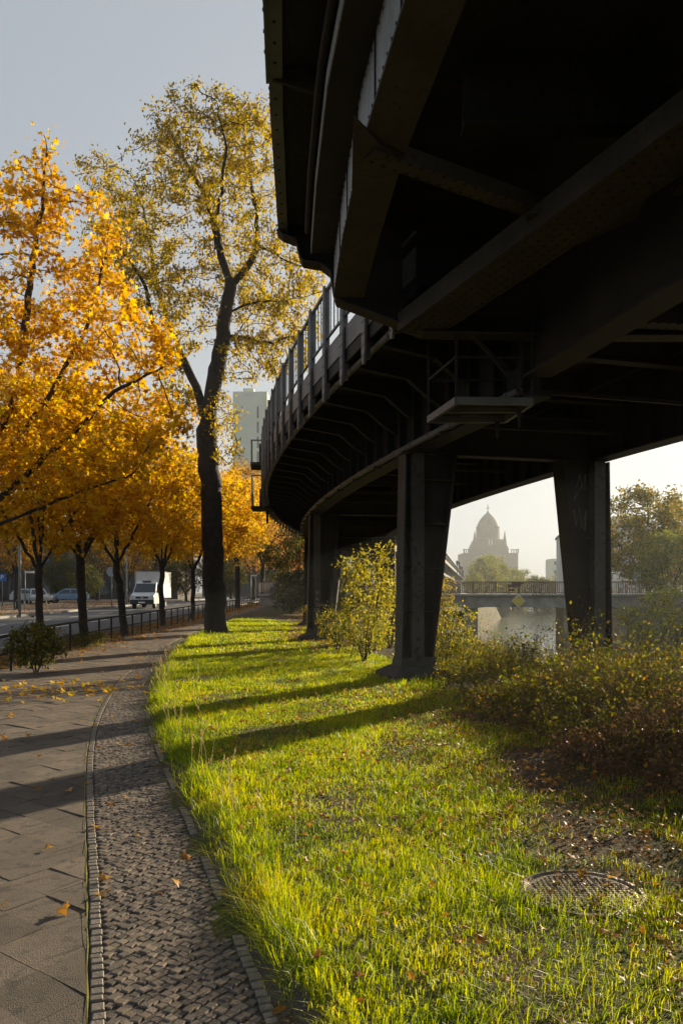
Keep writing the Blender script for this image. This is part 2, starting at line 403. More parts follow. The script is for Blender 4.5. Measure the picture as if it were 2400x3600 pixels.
# ------------------------------------------------------------------ terrain
def axis(parts):
    return np.unique(np.round(np.concatenate([np.arange(a, b, s) for a, b, s in parts]), 4))
ax = axis([(-900, -60, 40), (-60, -14, 2), (-14, 16, .4), (16, 60, 1), (60, 240, 6), (240, 1300, 40)])
ay = axis([(-60, 0, 4), (0, 40, .4), (40, 90, 1), (90, 260, 4), (260, 1500, 40)])
gx, gy = np.meshgrid(ax, ay)
gz = hland(gx, gy)
fine = (gx > -6) & (gx < 10) & (gy > 2) & (gy < 40) & (gx > Pr(gy) + .2)
gz = gz + np.where(fine, .025 * np.sin(gx * 2.3 + gy * .7) * np.sin(gy * 1.7 - gx), 0)
nx, ny = len(ax), len(ay)
I = np.arange(nx * ny).reshape(ny, nx)
F = np.stack([I[:-1, :-1], I[:-1, 1:], I[1:, 1:], I[1:, :-1]], -1).reshape(-1, 4)
o = link('ground', raw_mesh('ground', [(np.stack([gx, gy, gz], -1), F, 0)], M['ground'], True))
tag(o, 'bare soil and turf ground sloping down to the canal', 'ground', kind='structure')

def strip(name, xl, xr, ys, dz, m, label, nx_=2, cat='ground'):
    V = []; F = []
    for y in ys:
        for k in range(nx_):
            x = xl(y) + (xr(y) - xl(y)) * k / (nx_ - 1)
            V.append((x, y, hz(x, y) + dz))
    for i in range(len(ys) - 1):
        for k in range(nx_ - 1):
            F.append((i * nx_ + k, i * nx_ + k + 1, (i + 1) * nx_ + k + 1, (i + 1) * nx_ + k))
    o = link(name, raw_mesh(name, [(V, F, 0)], m, True)); return tag(o, label, cat, kind='structure')

ysn = list(np.arange(-6, 90, .5))
strip('path_bed', lambda y: fence_x(y) + .15, lambda y: float(Pl(y)), ysn, .008, M['joint'], 'sandy joints between the pavement slabs', 12, 'path')
strip('cobble_bed', lambda y: float(Pl(y)), lambda y: float(Pr(y)), ysn, .010, M['joint'], 'dark sand under the cobbles', 3, 'path')

# pavement slabs, diagonal 35 cm tiles, each one tilted a little
def clip_half(poly, a, b, c):            # keep a*x+b*y<=c
    out = []
    for i in range(len(poly)):
        p, q = poly[i], poly[(i + 1) % len(poly)]
        dp = a * p[0] + b * p[1] - c; dq = a * q[0] + b * q[1] - c
        if dp <= 0: out.append(p)
        if (dp < 0 < dq) or (dq < 0 < dp):
            t = dp / (dp - dq); out.append((p[0] + (q[0] - p[0]) * t, p[1] + (q[1] - p[1]) * t))
    return out
sv, sf = [], []
hd = .33 * .70711
for iu in range(-14, 165):
    for iv in range(0, 30):
        u = iu * hd + 0.0; v = -iv * 2 * hd - (hd if iu % 2 else 0)
        g = hd - .0025
        quad = [(v - g, u), (v, u - g), (v + g, u), (v, u + g)]
        if u > 38: continue
        quad = clip_half(quad, 1, 0, -.004)
        quad = clip_half(quad, -1, 0, 9.0)
        if len(quad) < 3: continue
        dz0 = .022 + random.uniform(-.0025, .0025); tx, ty = random.gauss(0, .008), random.gauss(0, .011)
        top = []; sunk = random.random() < .05
        for (pv, pu) in quad:
            x = float(Pl(pu)) + pv
            if x < fence_x(pu) - .5: top = None; break
            z = hz(x, pu) + dz0 + tx * (pv - v) + ty * (pu - u) - (.006 if sunk else 0)
            top.append((x, pu, z))
        if not top: continue
        n = len(sv); k = len(top)
        sv += top + [(a, b, c - .025) for a, b, c in top]
        sf.append(tuple(range(n, n + k)))
        for q in range(k): sf.append((n + (q + 1) % k, n + q, n + k + q, n + k + (q + 1) % k))
me = bpy.data.meshes.new('pavement'); me.from_pydata(sv, [], sf); me.materials.append(M['slab']); me.update()
tag(link('pavement', me), 'brown grey footpath of diagonal slabs along the lawn', 'path', kind='structure')
strip('far_path', lambda y: fence_x(y) + .1, lambda y: float(Pl(y)), list(np.arange(38, 95, 1.0)), .03, M['slab'], 'far end of the footpath under the trees', 6, 'path')

# cobbles: small stones in diagonal rows
cv, cf = [], []
def stone(cx, cu, hu, hv, ang, h):
    ca, sa = math.cos(ang), math.sin(ang); n = len(cv)
    for lev, k in ((0, 1.0), (1, .97), (2, .80)):
        for a, b in ((-1, -1), (1, -1), (1, 1), (-1, 1)):
            lv, lu = a * hv * k, b * hu * k
            x = cx + ca * lv - sa * lu; y = cu + sa * lv + ca * lu
            cv.append((x, y, h + (-.02, .010, .0145)[lev]))
    for lev in (0, 1):
        for q in range(4):
            a, b = n + lev * 4 + q, n + lev * 4 + (q + 1) % 4
            cf.append((a, b, b + 4, a + 4))
    cf.append((n + 8, n + 9, n + 10, n + 11))
g = .049
for iu in range(-40, 860):
    for iv in range(0, 36):
        a_, b_ = iu * g * .7071, iv * g * .7071
        if (iu + iv) % 2: continue
        u = a_ * 1.0; v = b_
        if v < .075 or v > .70 or u > 26 or u < 1.5: continue
        u += random.uniform(-.009, .009); v += random.uniform(-.008, .008)
        w = float(Pr(u) - Pl(u)); x = float(Pl(u)) + v / .78 * w
        sl_ = float((Pl(u + .2) - Pl(u - .2)) / .4)
        stone(x, u, g * .485 * random.uniform(.9, 1.04), g * .485 * random.uniform(.9, 1.04), PI / 4 + random.uniform(-.22, .22) + math.atan(-sl_), hz(x, u) + .004 + random.uniform(-.004, .004))
me = bpy.data.meshes.new('cobbles'); me.from_pydata(cv, [], cf); me.materials.append(M['cobble']); me.update()
tag(link('cobbles', me), 'strip of small dark cobbles between footpath and grass', 'path', kind='structure')
cv, cf = [], []
for side in (0, 1):
    u = 1.5
    while u < 34:
        ln = random.uniform(.05, .085)
        x = float(Pl(u)) + .035 if side == 0 else float(Pr(u)) - .035
        sl_ = float((Pl(u + .2) - Pl(u - .2)) / .4)
        stone(x + random.uniform(-.004, .004), u + ln / 2, ln / 2 - .004, .029, -math.atan(sl_) * -1 if False else -math.atan(sl_), hz(x, u) + .008 + random.uniform(-.003, .004))
        u += ln
me = bpy.data.meshes.new('edge_cobbles'); me.from_pydata(cv, [], cf); me.materials.append(M['edge_stone']); me.update()
tag(link('edge_cobbles', me), 'single rows of paler stones edging the cobble strip', 'path', kind='structure')
strip('moss_line', lambda y: float(Pl(y)) - .002 - .002 * math.sin(y * 9), lambda y: float(Pl(y)) + .004 + .004 * math.sin(y * 13), list(np.arange(1.5, 34, .25)), .026, M['moss'], 'thin mossy line where slabs meet cobbles', 2, 'path')
strip('soil_edge', lambda y: float(Pr(y)), lambda y: float(Pr(y)) + .16, list(np.arange(-6, 40, .5)), .018, M['joint'], 'dark soil edge between cobbles and lawn', 2, 'ground')

# road
RX0, RX1 = -9.8, -19.6
ysr = list(np.arange(-30, 320, 2.0))
strip('road', lambda y: RX1, lambda y: RX0, ysr, .02, M['asphalt'], 'grey asphalt road beyond the low railing', 8, 'road')
strip('far_pavement', lambda y: -36.0, lambda y: RX1 - .18, ysr, .14, M['pave_far'], 'leaf strewn pavement on the far side of the road', 12, 'pavement')
for nm, xk in (('near', RX0 + .08), ('far', RX1 - .09)):
    b = MB()
    for y in ysr[:-1]:
        b.beam((xk, y, hz(xk, y) + .07), (xk, y + 2, hz(xk, y + 2) + .07), .18, .18)
    tag(b.build('kerb', M['kerb']), 'granite kerb on the %s side of the road' % nm, 'kerb', kind='structure')
b = MB()
for y in np.arange(6, 150, 6.0):
    for xx in (-13.2, -16.4):
        V = [(xx + dx, y + dy, hz(xx, y + dy) + .026) for dx, dy in ((-.07, 0), (.07, 0), (.07, 3), (-.07, 3))]
        b.add(V, [(0, 1, 2, 3)])
for y in np.arange(-10, 150, 4.0):
    V = [(-10.4 + dx, y + dy, hz(-10.4, y + dy) + .026) for dx, dy in ((-.05, 0), (.05, 0), (.05, 4), (-.05, 4))]
    b.add(V, [(0, 1, 2, 3)])
tag(b.build('road_marking', M['white_paint']), 'white lane lines painted on the road', 'road marking', kind='structure')

# water
wy = np.concatenate([np.arange(-50, 120, 5), np.arange(120, 900, 30)])
V = []; F = []
for i, y in enumerate(wy):
    l, r = float(Lbank(y)) - 2, float(Rbank(y)) + 2
    V += [(l, y, -3.0), (r, y, -3.0)]
    if i: F.append((2 * i - 2, 2 * i - 1, 2 * i + 1, 2 * i))
tag(link('water', raw_mesh('water', [(V, F, 0)], M['water'])), 'calm misty canal running towards the church', 'canal', kind='structure')
HAZE_D, HAZE_G = .00034, .4
# ------------------------------------------------------------------ the elevated railway viaduct
VO = vp(16, 2.1, 0)
VIA = empty('railway_viaduct', VO, 0, 'dark riveted steel railway viaduct on tapered columns curving over the lawn and bushes', 'viaduct')
def vb(mb, name, m, parent=VIA, smooth=False, bevel=0.0, label=None):
    o = mb.build(name, m, parent, VO, smooth, bevel)
    if label: o['label'] = label
    return o
GB, GT, DK = 4.56, 6.0, 6.02        # girder bottom, girder top, deck underside
YS = list(np.arange(11.2, 90, 1.25)) + list(np.arange(90, 280, 5.0))

def sweep(mb, prof, ys):
    n = len(prof); V = []; F = []
    for y in ys:
        p, t, r = frame(float(y))
        for o_, z in prof: V.append(p + r * o_ + Vector((0, 0, z)))
    for i in range(len(ys) - 1):
        for k in range(n):
            F.append((i * n + k, i * n + (k + 1) % n, (i + 1) * n + (k + 1) % n, (i + 1) * n + k))
    F.append(tuple(range(n - 1, -1, -1))); F.append(tuple((len(ys) - 1) * n + k for k in range(n)))
    mb.add(V, F)
def rect(o0, o1, z0, z1): return [(o0, z0), (o1, z0), (o1, z1), (o0, z1)]
def vbox(mb, y, o_, z, do, dt, dz):
    p, t, r = frame(float(y)); Mx = Matrix((r, t, Vector((0, 0, 1)))).transposed()
    mb.box(p + r * o_ + Vector((0, 0, z)), (do, dt, dz), M=Mx)

for off, sgn in ((0.0, -1), (4.05, 1)):
    b = MB()
    sweep(b, rect(off - .02, off + .02, GB + .05, GT), YS)
    sweep(b, rect(off - .20, off + .20, GB, GB + .045), YS)
    sweep(b, rect(off - .19, off + .19, GT - .045, GT - .002), YS)
    sweep(b, rect(off - .12, off - .022, GB + .048, GB + .075), YS)
    sweep(b, rect(off + .022, off + .12, GB + .048, GB + .075), YS)
    for y in np.arange(11.4, 100, .83):
        vbox(b, y, off - .11, (GB + GT) / 2 + .02, .17, .03, GT - GB - .12)
        vbox(b, y, off - .17, (GB + GT) / 2 + .02, .03, .10, GT - GB - .14)
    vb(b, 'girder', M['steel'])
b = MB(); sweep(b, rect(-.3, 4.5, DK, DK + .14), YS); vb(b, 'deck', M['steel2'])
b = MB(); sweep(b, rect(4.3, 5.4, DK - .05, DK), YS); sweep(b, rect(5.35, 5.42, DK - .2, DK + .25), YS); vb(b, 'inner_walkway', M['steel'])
b = MB(); sweep(b, rect(5.36, 5.41, DK + 1.25, DK + 1.31), YS); sweep(b, rect(5.37, 5.40, DK + .75, DK + .79), YS)
for y in np.arange(12, 275, 1.0): vbox(b, y, 5.385, DK + .78, .04, .05, 1.05)
for y in np.arange(60, 275, .3): vbox(b, y, 5.385, DK + .78, .02, .025, 1.0)
vb(b, 'inner_railing', M['steel'])
for k, y in enumerate((170, 190, 205, 228, 245)):
    b = MB(); vbox(b, y, 5.5, DK + 1.0, .18, .18, 2.6 + .7 * (k % 2)); vbox(b, y, 5.5, DK + 2.0 + .5 * (k % 2), .4, .3, .9); vb(b, 'signal_post', M['steel'])
b = MB(); sweep(b, rect(-.35, -.25, DK + .14, DK + .7), YS); vb(b, 'ballast_wall', M['steel']); b = MB(); sweep(b, rect(4.4, 4.5, DK + .14, DK + .7), YS); vb(b, 'ballast_wall', M['steel'])
for y in np.arange(12.2, 88, 2.5):
    b = MB(); vbox(b, y, 2.02, 5.75, 3.98, .03, .5); vbox(b, y, 2.02, 5.49, 3.98, .22, .03)
    vbox(b, y, 2.02, GB + .35, 3.98, .06, .06)
    vb(b, 'cross_beam', M['steel2'])
b = MB(); sweep(b, rect(1.2, 1.24, 5.62, 6.0), YS); vb(b, 'stringer', M['steel2']); b = MB(); sweep(b, rect(2.9, 2.94, 5.62, 6.0), YS); vb(b, 'stringer', M['steel2'])
# walkway on the outer side
WO = -1.85
YW = [y for y in YS if y < 100]
b = MB(); sweep(b, rect(WO, -.31, 5.93, 5.97), YW); sweep(b, rect(WO - .02, WO + .03, 5.80, 6.02), YW); vb(b, 'walkway', M['steel'])
for y in np.arange(11.9, 90, 1.25):
    b = MB()
    def fn(u, v, t, y=y):
        p, tt, r = frame(float(y)); return p + r * u + tt * t + Vector((0, 0, v))
    b.prism([(-.05, 5.15), (-.05, 5.925), (WO + .04, 5.925), (WO + .04, 5.78), (-.75, 5.62), (-.35, 5.3)], -.015, .015, fn)
    b.prism([(-.05, 5.12), (-.05, 5.15), (-.35, 5.3), (-.75, 5.62), (WO + .04, 5.78), (WO + .04, 5.75), (-.72, 5.59), (-.32, 5.27)], -.07, .07, fn)
    vb(b, 'bracket', M['steel'])
b = MB()
ys = [y for y in np.arange(11.3, 75, .6)]
b.tube([vp(y, WO + .12, 5.70) for y in ys], .05, 8)
for y in np.arange(11.6, 75, .95):
    p, t, r = frame(float(y)); c = vp(y, WO + .12, 5.70); b.tube([c - t * .03, c + t * .03], .064, 8)
vb(b, 'gutter_pipe', M['rail_paint'], smooth=False)
b = MB()
b.tube([vp(y, -.27, GB + .07) for y in ys], .058, 8)
for y in np.arange(11.6, 75, .95):
    p, t, r = frame(float(y)); c = vp(y, -.27, GB + .07); b.tube([c - t * .03, c + t * .03], .074, 8)
vb(b, 'cable_pipe', M['rail_paint'])
for y in np.arange(11.9, 60, 1.9):
    b = MB(); vbox(b, y, -.28, GB - .02, .16, .05, .05); vb(b, 'pipe_clip', M['steel'])
# railing posts, each one a riveted plate with a pointed foot, panels between
posts_y = list(np.arange(11.9, 74, 1.25))
for y in posts_y:
    b = MB()
    def fn(u, v, t, y=y):
        p, tt, r = frame(float(y)); return p + r * (WO + t) + tt * u + Vector((0, 0, v))
    b.prism([(-.09, 5.62), (-.02, 5.42), (.05, 5.42), (.09, 5.62), (.09, 6.4), (.05, 7.62), (-.05, 7.62), (-.09, 6.4)], -.10, -.06, fn)
    vbox(b, y, WO - .02, 6.55, .09, .03, 2.1)
    if y < 45:
        nr = frame(float(y))[2] * -1
        for z in (5.55, 5.72, 5.9, 6.1, 6.3, 6.5):
            for u in (-.05, .05): b.dome(fn(u, z, -.10), nr, .022)
    vb(b, 'railing_post', M['rail_paint'])
b = MB(); sweep(b, rect(WO - .055, WO - .005, 7.53, 7.59), YW); sweep(b, rect(WO - .05, WO - .01, 6.60, 6.64), YW); vb(b, 'handrail', M['rail_paint'])
b = MB()
for y in np.arange(12.1, 74, .25): vbox(b, y, WO - .03, 7.08, .018, .018, .90)
vb(b, 'railing_bars', M['rail_paint'])
b = MB(); sweep(b, rect(WO - .04, WO - .02, 6.02, 6.42), YW); vb(b, 'kick_plate', M['rail_paint'])
b = MB(); sweep(b, rect(WO - .05, WO - .03, 6.0, 7.55), [y for y in YS if y > 98]); vb(b, 'far_parapet', M['steel'])

# ---- columns: left and right of each bent
PO = 0.0
def column(y, side):
    o0 = 0.0 if side < 0 else 4.05
    d = -side                       # inward direction along the offset axis
    p, t, r = frame(float(y)); base = p + r * o0; zg = hz(base.x, base.y); zb = zg + .42
    top = GB - .005
    def L3(u, v, w): return p + r * (o0 + u * d) + t * w + Vector((0, 0, v))
    def fn(u, v, w): return L3(u, v, w)
    b = MB()
    b.prism([(-.12, zb), (-.12, top), (.13, top), (.13, zb)], -.26, .26, fn)
    col = vb(b, 'column', M['steel_mid'])
    b = MB()      # inner tapering wing with slanted flange
    b.prism([(.132, zb), (.30, zb), (.80, top), (.132, top)], -.035, .035, fn)
    b.prism([(.30, zb), (.345, zb), (.845, top), (.80, top)], -.24, .24, fn)
    vb(b, 'inner_wing', M['steel2'], col)
    b = MB()
    b.prism([(-.122, zb), (-.30, zb), (-.22, top), (-.122, top)], -.035, .035, fn)
    b.prism([(-.30, zb), (-.33, zb), (-.25, top), (-.22, top)], -.22, .22, fn)
    vb(b, 'outer_wing', M['steel_mid'], col)
    for k in range(1, 5):
        b = MB(); z = zb + (top - zb) * k / 4.6; f = (z - zb) / (top - zb)
        for w in (-1, 1):
            b.prism([(.134, z), (.298 + .5 * f, z), (.298 + .5 * f, z + .025), (.134, z + .025)], w * .037, w * .22, fn)
            b.prism([(-.124, z), (-.298 + .08 * f, z), (-.298 + .08 * f, z + .025), (-.124, z + .025)], w * .037, w * .2, fn)
        vb(b, 'stiffener', M['steel'], col)
    b = MB()
    def fr(z, u0, u1, w): return [L3(u0, z, -w), L3(u1, z, -w), L3(u1, z, w), L3(u0, z, w)]
    V = fr(zg - .6, -.62, .62, .62) + fr(zg + .10, -.62, .62, .62) + fr(zg + .22, -.42, .44, .42) + fr(zg + .24, -.38, .40, .36)
    F = [(i * 4 + k, i * 4 + (k + 1) % 4, i * 4 + 4 + (k + 1) % 4, i * 4 + 4 + k) for i in range(3) for k in range(4)] + [(12, 13, 14, 15)]
    b.add(V, F); vb(b, 'plinth', M['stone'], col, bevel=.02)
    b = MB()
    b.prism([(-.37, zg + .24), (.39, zg + .24), (.37, zg + .36), (-.35, zg + .36)], -.30, .30, fn)
    b.prism([(-.34, zg + .36), (.36, zg + .36), (.355, zb), (-.34, zb)], -.27, .27, fn)
    vb(b, 'foot_casting', M['steel_mid'], col)
    return col, L3
COLS = {}
for y in (16, 28.5, 40.5, 53, 66, 79):
    for side in (-1, 1): COLS[(y, side)] = column(y, side)
    b = MB()                         # portal beam between the two columns
    vbox(b, y, 2.02, 5.0, 3.9, .06, .85); vbox(b, y, 2.02, GB + .02, 2.9, .3, .035); vbox(b, y, 2.02, 5.44, 3.9, .3, .03)
    vb(b, 'portal_beam', M['steel2'])
COLS[(16, -1)][0]['label'] = 'nearest left column standing at the edge of the grass'
COLS[(16, 1)][0]['label'] = 'nearest right column rising out of the bramble bushes'
# far bents beyond the bridge
for y in (96, 112, 128, 144, 160, 176, 192, 208, 224, 240, 256):
    for o_ in (0, 4.05):
        b = MB(); p = vp(y, o_, 0); b.box((p.x, p.y, 1.8), (.6, .5, 5.5)); b.box((p.x, p.y, 4.4), (1.0, .6, .3))
        vb(b, 'far_column', M['steel'])
# small grey scribbles on the columns
def text_mesh(s, size, m, loc, xdir, parent=None, origin=None, name='graffiti', down=False, shear=0, thick=.003):
    cu = bpy.data.curves.new('txt', 'FONT'); cu.body = s; cu.size = size; cu.extrude = thick; cu.align_x = 'CENTER'; cu.align_y = 'CENTER'; cu.shear = shear
    if down: cu.space_line = .95
    t = bpy.data.objects.new('txt', cu); COL.objects.link(t)
    bpy.context.view_layer.update()
    me = bpy.data.meshes.new_from_object(t.evaluated_get(bpy.context.evaluated_depsgraph_get()))
    bpy.data.objects.remove(t); bpy.data.curves.remove(cu)
    xd = Vector(xdir).normalized(); zd = Vector((0, 0, 1)); nd = xd.cross(zd)
    Mx = Matrix((xd, zd, nd)).transposed().to_4x4(); Mx.translation = Vector(loc) - Vector(origin or (0, 0, 0))
    me.transform(Mx); me.materials.clear(); me.materials.append(m)
    return link(name, me, parent)
_, r0, = None, None
p, t, r = frame(28.5)
text_mesh('P\nA\nD\nO\nI', .20, M['graffiti_grey'], COLS[(28.5, -1)][1](0.0, 1.35, -.268), r, COLS[(28.5, -1)][0], VO)
p, t, r = frame(16)
text_mesh('IO', .22, M['graffiti_dark'], COLS[(16, -1)][1](0.0, 1.75, -.268), r, COLS[(16, -1)][0], VO)
b = MB()      # looping scribble high on the right column
L3 = COLS[(16, 1)][1]
for pts in ([(.55, 4.0), (.42, 4.25), (.38, 4.05), (.60, 3.75), (.45, 4.3), (.30, 3.9), (.28, 4.3)], [(.62, 3.55), (.55, 3.2), (.45, 3.6), (.38, 3.15), (.25, 3.55), (.3, 3.1)]):
    b.tube([L3(u * .8, v, -.04) for u, v in pts], .014, 5)
vb(b, 'graffiti', M['graffiti_grey'], COLS[(16, 1)][0])

# ---- the wide near span overhead (same viaduct, deeper deck)
P0 = [(-6, 3.4), (-2, 2.35), (0, 1.78), (2, 1.20), (3.6, .80), (5.2, .46), (7.2, .18), (9.0, .02), (10.75, -.10)]
yy0 = [a for a, _ in P0]; xx0 = [c for _, c in P0]
def gxn(y): return float(np.interp(y, yy0, xx0))
def nsweep(mb, prof, ys, fx=gxn):
    n = len(prof); V = []; F = []
    for y in ys:
        for o_, z in prof: V.append((fx(y) + o_, y, z))
    for i in range(len(ys) - 1):
        for k in range(n): F.append((i * n + k, i * n + (k + 1) % n, (i + 1) * n + (k + 1) % n, (i + 1) * n + k))
    F.append(tuple(range(n - 1, -1, -1))); F.append(tuple((len(ys) - 1) * n + k for k in range(n)))
    mb.add(V, F)
EZ = EYE
b = MB(); nsweep(b, rect(0, .03, EZ + 4.02, EZ + 4.57), yy0); web = vb(b, 'near_girder', M['steel_skylit'], label='pale riveted side plate of the near girder with sky light painted in')
b = MB()
for y in np.arange(-2, 10.7, .16):
    for z in (4.06, 4.52): b.dome((gxn(y) - .001, y, EZ + z), (-1, -.1, 0), .016)
vb(b, 'rivets', M['steel2'], web)
for y in np.arange(-1.5, 10.5, 1.0):
    b = MB(); b.box((gxn(y) - .006, y, EZ + 4.295), (.012, .05, .54)); vb(b, 'joint_plate', M['steel2'], web)
b = MB(); nsweep(b, rect(-.012, .40, EZ + 3.98, EZ + 4.018), yy0); vb(b, 'bottom_flange', M['steel3'])
b = MB(); nsweep(b, rect(-.30, .0, EZ + 4.572, EZ + 4.61), yy0); nsweep(b, rect(.032, .06, EZ + 4.02, EZ + 5.3), yy0); vb(b, 'ledge', M['steel2'])
b = MB(); nsweep(b, rect(-.315, -.302, EZ + 4.572, EZ + 4.72), yy0)
for y in np.arange(-2, 10.7, .13): b.dome((gxn(y) - .316, y, EZ + 4.65), (-1, 0, 0), .011)
vb(b, 'riveted_lip', M['steel_skylit'])
b = MB(); b.tube([(gxn(y) - .37, y, EZ + 4.75) for y in np.arange(-5, 10.8, .5)], .035, 8); vb(b, 'conduit', M['steel2'], smooth=True)
# outer walkway fascia: two overlapping plates, rivets on the outside
def fx1(y): return float(np.interp(y, [-6, 6.7, 8.2, 11.2], [-.30, -.63, -.735, -.88]))
b = MB(); nsweep(b, rect(0, .03, EZ + 4.98, EZ + 5.60), [-6, 6.7, 8.2, 11.15], fx1)
nsweep(b, rect(-.03, -.002, EZ + 4.93, EZ + 5.65), [-6, 0, 6.7, 7.72], fx1)
nsweep(b, rect(-.002, .13, EZ + 4.955, EZ + 4.978), [-6, 0, 6.7, 8.2, 11.15], fx1)
fas = vb(b, 'fascia', M['rail_paint'])
b = MB()
for y in np.arange(-2, 11.1, .27): b.dome((fx1(y) - (.031 if y < 7.72 else .001), y, EZ + 5.06), (-1, 0, 0), .022); b.dome((fx1(y) + .06, y, EZ + 4.955), (0, 0, -1), .018)
vb(b, 'rivets', M['steel'], fas)
b = MB()
V = []; yb = [-6, 0, 4, 6.7, 8.2, 11.1]
for y in yb: V += [(fx1(y) + .032, y, EZ + 5.05), (gxn(y) + .05, y, EZ + 5.05), (gxn(y) + .05, y, EZ + 5.10), (fx1(y) + .032, y, EZ + 5.10)]
F = [(i * 4 + k, i * 4 + (k + 1) % 4, i * 4 + 4 + (k + 1) % 4, i * 4 + 4 + k) for i in range(len(yb) - 1) for k in range(4)] + [(3, 2, 1, 0), (20, 21, 22, 23)]
b.add(V, F); vb(b, 'walkway_soffit', M['steel'])
for y in (2.0, 4.9, 7.7):
    b = MB()
    b.prism([(fx1(y) + .035, EZ + 4.95), (gxn(y) - .33, EZ + 4.80), (gxn(y) - .33, EZ + 5.045), (fx1(y) + .035, EZ + 5.045)], y - .02, y + .02, lambda u, v, t: (u, t, v))
    b.box(((fx1(y) + gxn(y)) / 2 - .14, y, EZ + 5.02), (gxn(y) - fx1(y) - .4, .14, .02))
    vb(b, 'soffit_bracket', M['steel'])
b = MB(); b.tube([(-.30, 9.1, EZ + 5.04), (-.30, 9.1, EZ + 4.86), (-.22, 9.1, EZ + 4.74), (-.02, 9.15, EZ + 4.56)], .03, 8); vb(b, 'drain_pipe', M['steel2'], smooth=True)
# railing above the fascia
b = MB()
for y in np.arange(-5, 11.1, 1.5): b.box((fx1(y) + .02, y, EZ + 6.1), (.06, .08, 1.0))
nsweep(b, rect(-.01, .05, EZ + 6.58, EZ + 6.64), [-6, 6.7, 8.2, 11.15], fx1)
vb(b, 'near_railing', M['rail_paint'])
# end frame at the joint
b = MB()
end = [(-.88, 4.97), (-.80, 4.90), (-.62, 4.84), (-.565, 4.60), (-.52, 4.54), (-.28, 4.50), (-.15, 4.40), (-.11, 4.15), (-.07, 4.01), (1.12, 3.56), (3.3, 3.52), (8.6, 3.52), (8.6, 5.4), (-.88, 5.4)]
b.prism([(u, EZ + v) for u, v in end], 11.10, 11.16, lambda u, v, t: (u, t, v))
vb(b, 'end_frame', M['steel2'])
b = MB()
edge = end[:12]
for i in range(len(edge) - 1):
    b.beam((edge[i][0], 10.98, EZ + edge[i][1] - .012), (edge[i + 1][0], 10.98, EZ + edge[i + 1][1] - .012), .24 if i < 8 else .30, .022)
vb(b, 'end_flange', M['steel3'])
b = MB()
b.prism([(-6, 0), (11.12, 0), (11.12, .12), (-6, .12)], 0, 1, lambda u, v, t: (gxn(u) + .07 + t * (9.6 - gxn(u)), u, EZ + 5.30 + v))
vb(b, 'near_deck', M['steel'])
for y in (-3, 0, 2.6, 5.2, 7.9):
    b = MB(); b.box((5.2, y, EZ + 4.95), (8.6 - .6, .04, .68)); b.box((5.2, y, EZ + 4.60), (8.0, .24, .03))
    vb(b, 'near_cross_beam', M['steel'])
# lateral bracing, riveted
def brace(name, A, B, w, h, m, rows, step, parent=VIA, cover=True):
    A = Vector(A); B = Vector(B); d = (B - A).normalized(); sd = Vector((d.y, -d.x, 0)).normalized()
    b = MB(); b.beam(A, B, w, .025)
    for s in (-1, 1):
        b.beam(A + sd * s * (w / 2 - .015) + Vector((0, 0, h / 2 + .014)), B + sd * s * (w / 2 - .015) + Vector((0, 0, h / 2 + .014)), .025, h)
    o = vb(b, name, m, parent)
    r = MB(); Ln = (B - A).length; dn = Vector((0, 0, -1)); n = int(Ln / step)
    for i in range(n):
        for k in range(rows):
            off = 0 if rows == 1 else (-.5 + k / (rows - 1)) * w * .78
            q = A + d * (i + .5 + (.5 if k % 2 else 0)) * step + sd * off + Vector((0, 0, -.0125))
            r.dome(q, dn, .025)
    vb(r, 'rivets', M['steel'], o)
    return o
brace('diagonal_brace', (1.05, 11.0, EZ + 3.58), (4.6, 2.6, EZ + 3.90), .62, .22, M['steel3'], 5, .13)
brace('lateral_brace', (.26, 7.15, EZ + 3.93), (2.35, 8.45, EZ + 3.92), .20, .12, M['steel3'], 2, .13)
brace('lateral_brace', (3.1, 7.4, EZ + 3.74), (7.4, 6.9, EZ + 3.74), .18, .12, M['steel3'], 2, .13)
b = MB()
b.prism([(.10, 6.6), (.10, 7.8), (.45, 7.55), (.62, 7.42), (.55, 7.2), (.36, 7.05)], EZ + 3.945, EZ + 3.965, lambda u, v, t: (u, v, t)); vb(b, 'gusset_plate', M['steel3'])
b = MB(); b.prism([(1.85, 8.0), (1.95, 8.35), (2.6, 8.7), (3.0, 8.1), (2.9, 7.3), (2.4, 7.9)], EZ + 3.80, EZ + 3.82, lambda u, v, t: (u, v, t))
vb(b, 'gusset_plate', M['steel3'])
# inner longitudinal girder carrying on over the viewer's right
yi = [-4, 0, 4, 8, 11.05]
def fxi(y): return float(np.interp(y, [-4, 4, 7.8, 9.2, 11.05], [6.2, 4.35, 3.36, 3.12, 2.72]))
b = MB(); nsweep(b, rect(-.02, .02, EZ + 3.02, EZ + 4.6), yi, fxi); nsweep(b, rect(-.20, .20, EZ + 2.98, EZ + 3.018), yi, fxi)
nsweep(b, rect(.022, .12, EZ + 3.02, EZ + 3.05), yi, fxi); nsweep(b, rect(-.12, -.022, EZ + 3.02, EZ + 3.05), yi, fxi)
vb(b, 'inner_girder', M['steel2'])
brace('tie_bar', (3.2, 9.0, EZ + 3.04), (8.0, 9.6, EZ + 3.04), .22, .10, M['steel2'], 2, .12)
def fxr(y): return fxi(y) + 4.4
b = MB(); nsweep(b, rect(-.02, .02, EZ + 2.8, EZ + 4.6), [-4, 0, 4, 8, 11.05, 12.6], fxr); nsweep(b, rect(-.20, .20, EZ + 2.76, EZ + 2.798), [-4, 0, 4, 8, 11.05, 12.6], fxr)
vb(b, 'far_girder', M['steel2'])
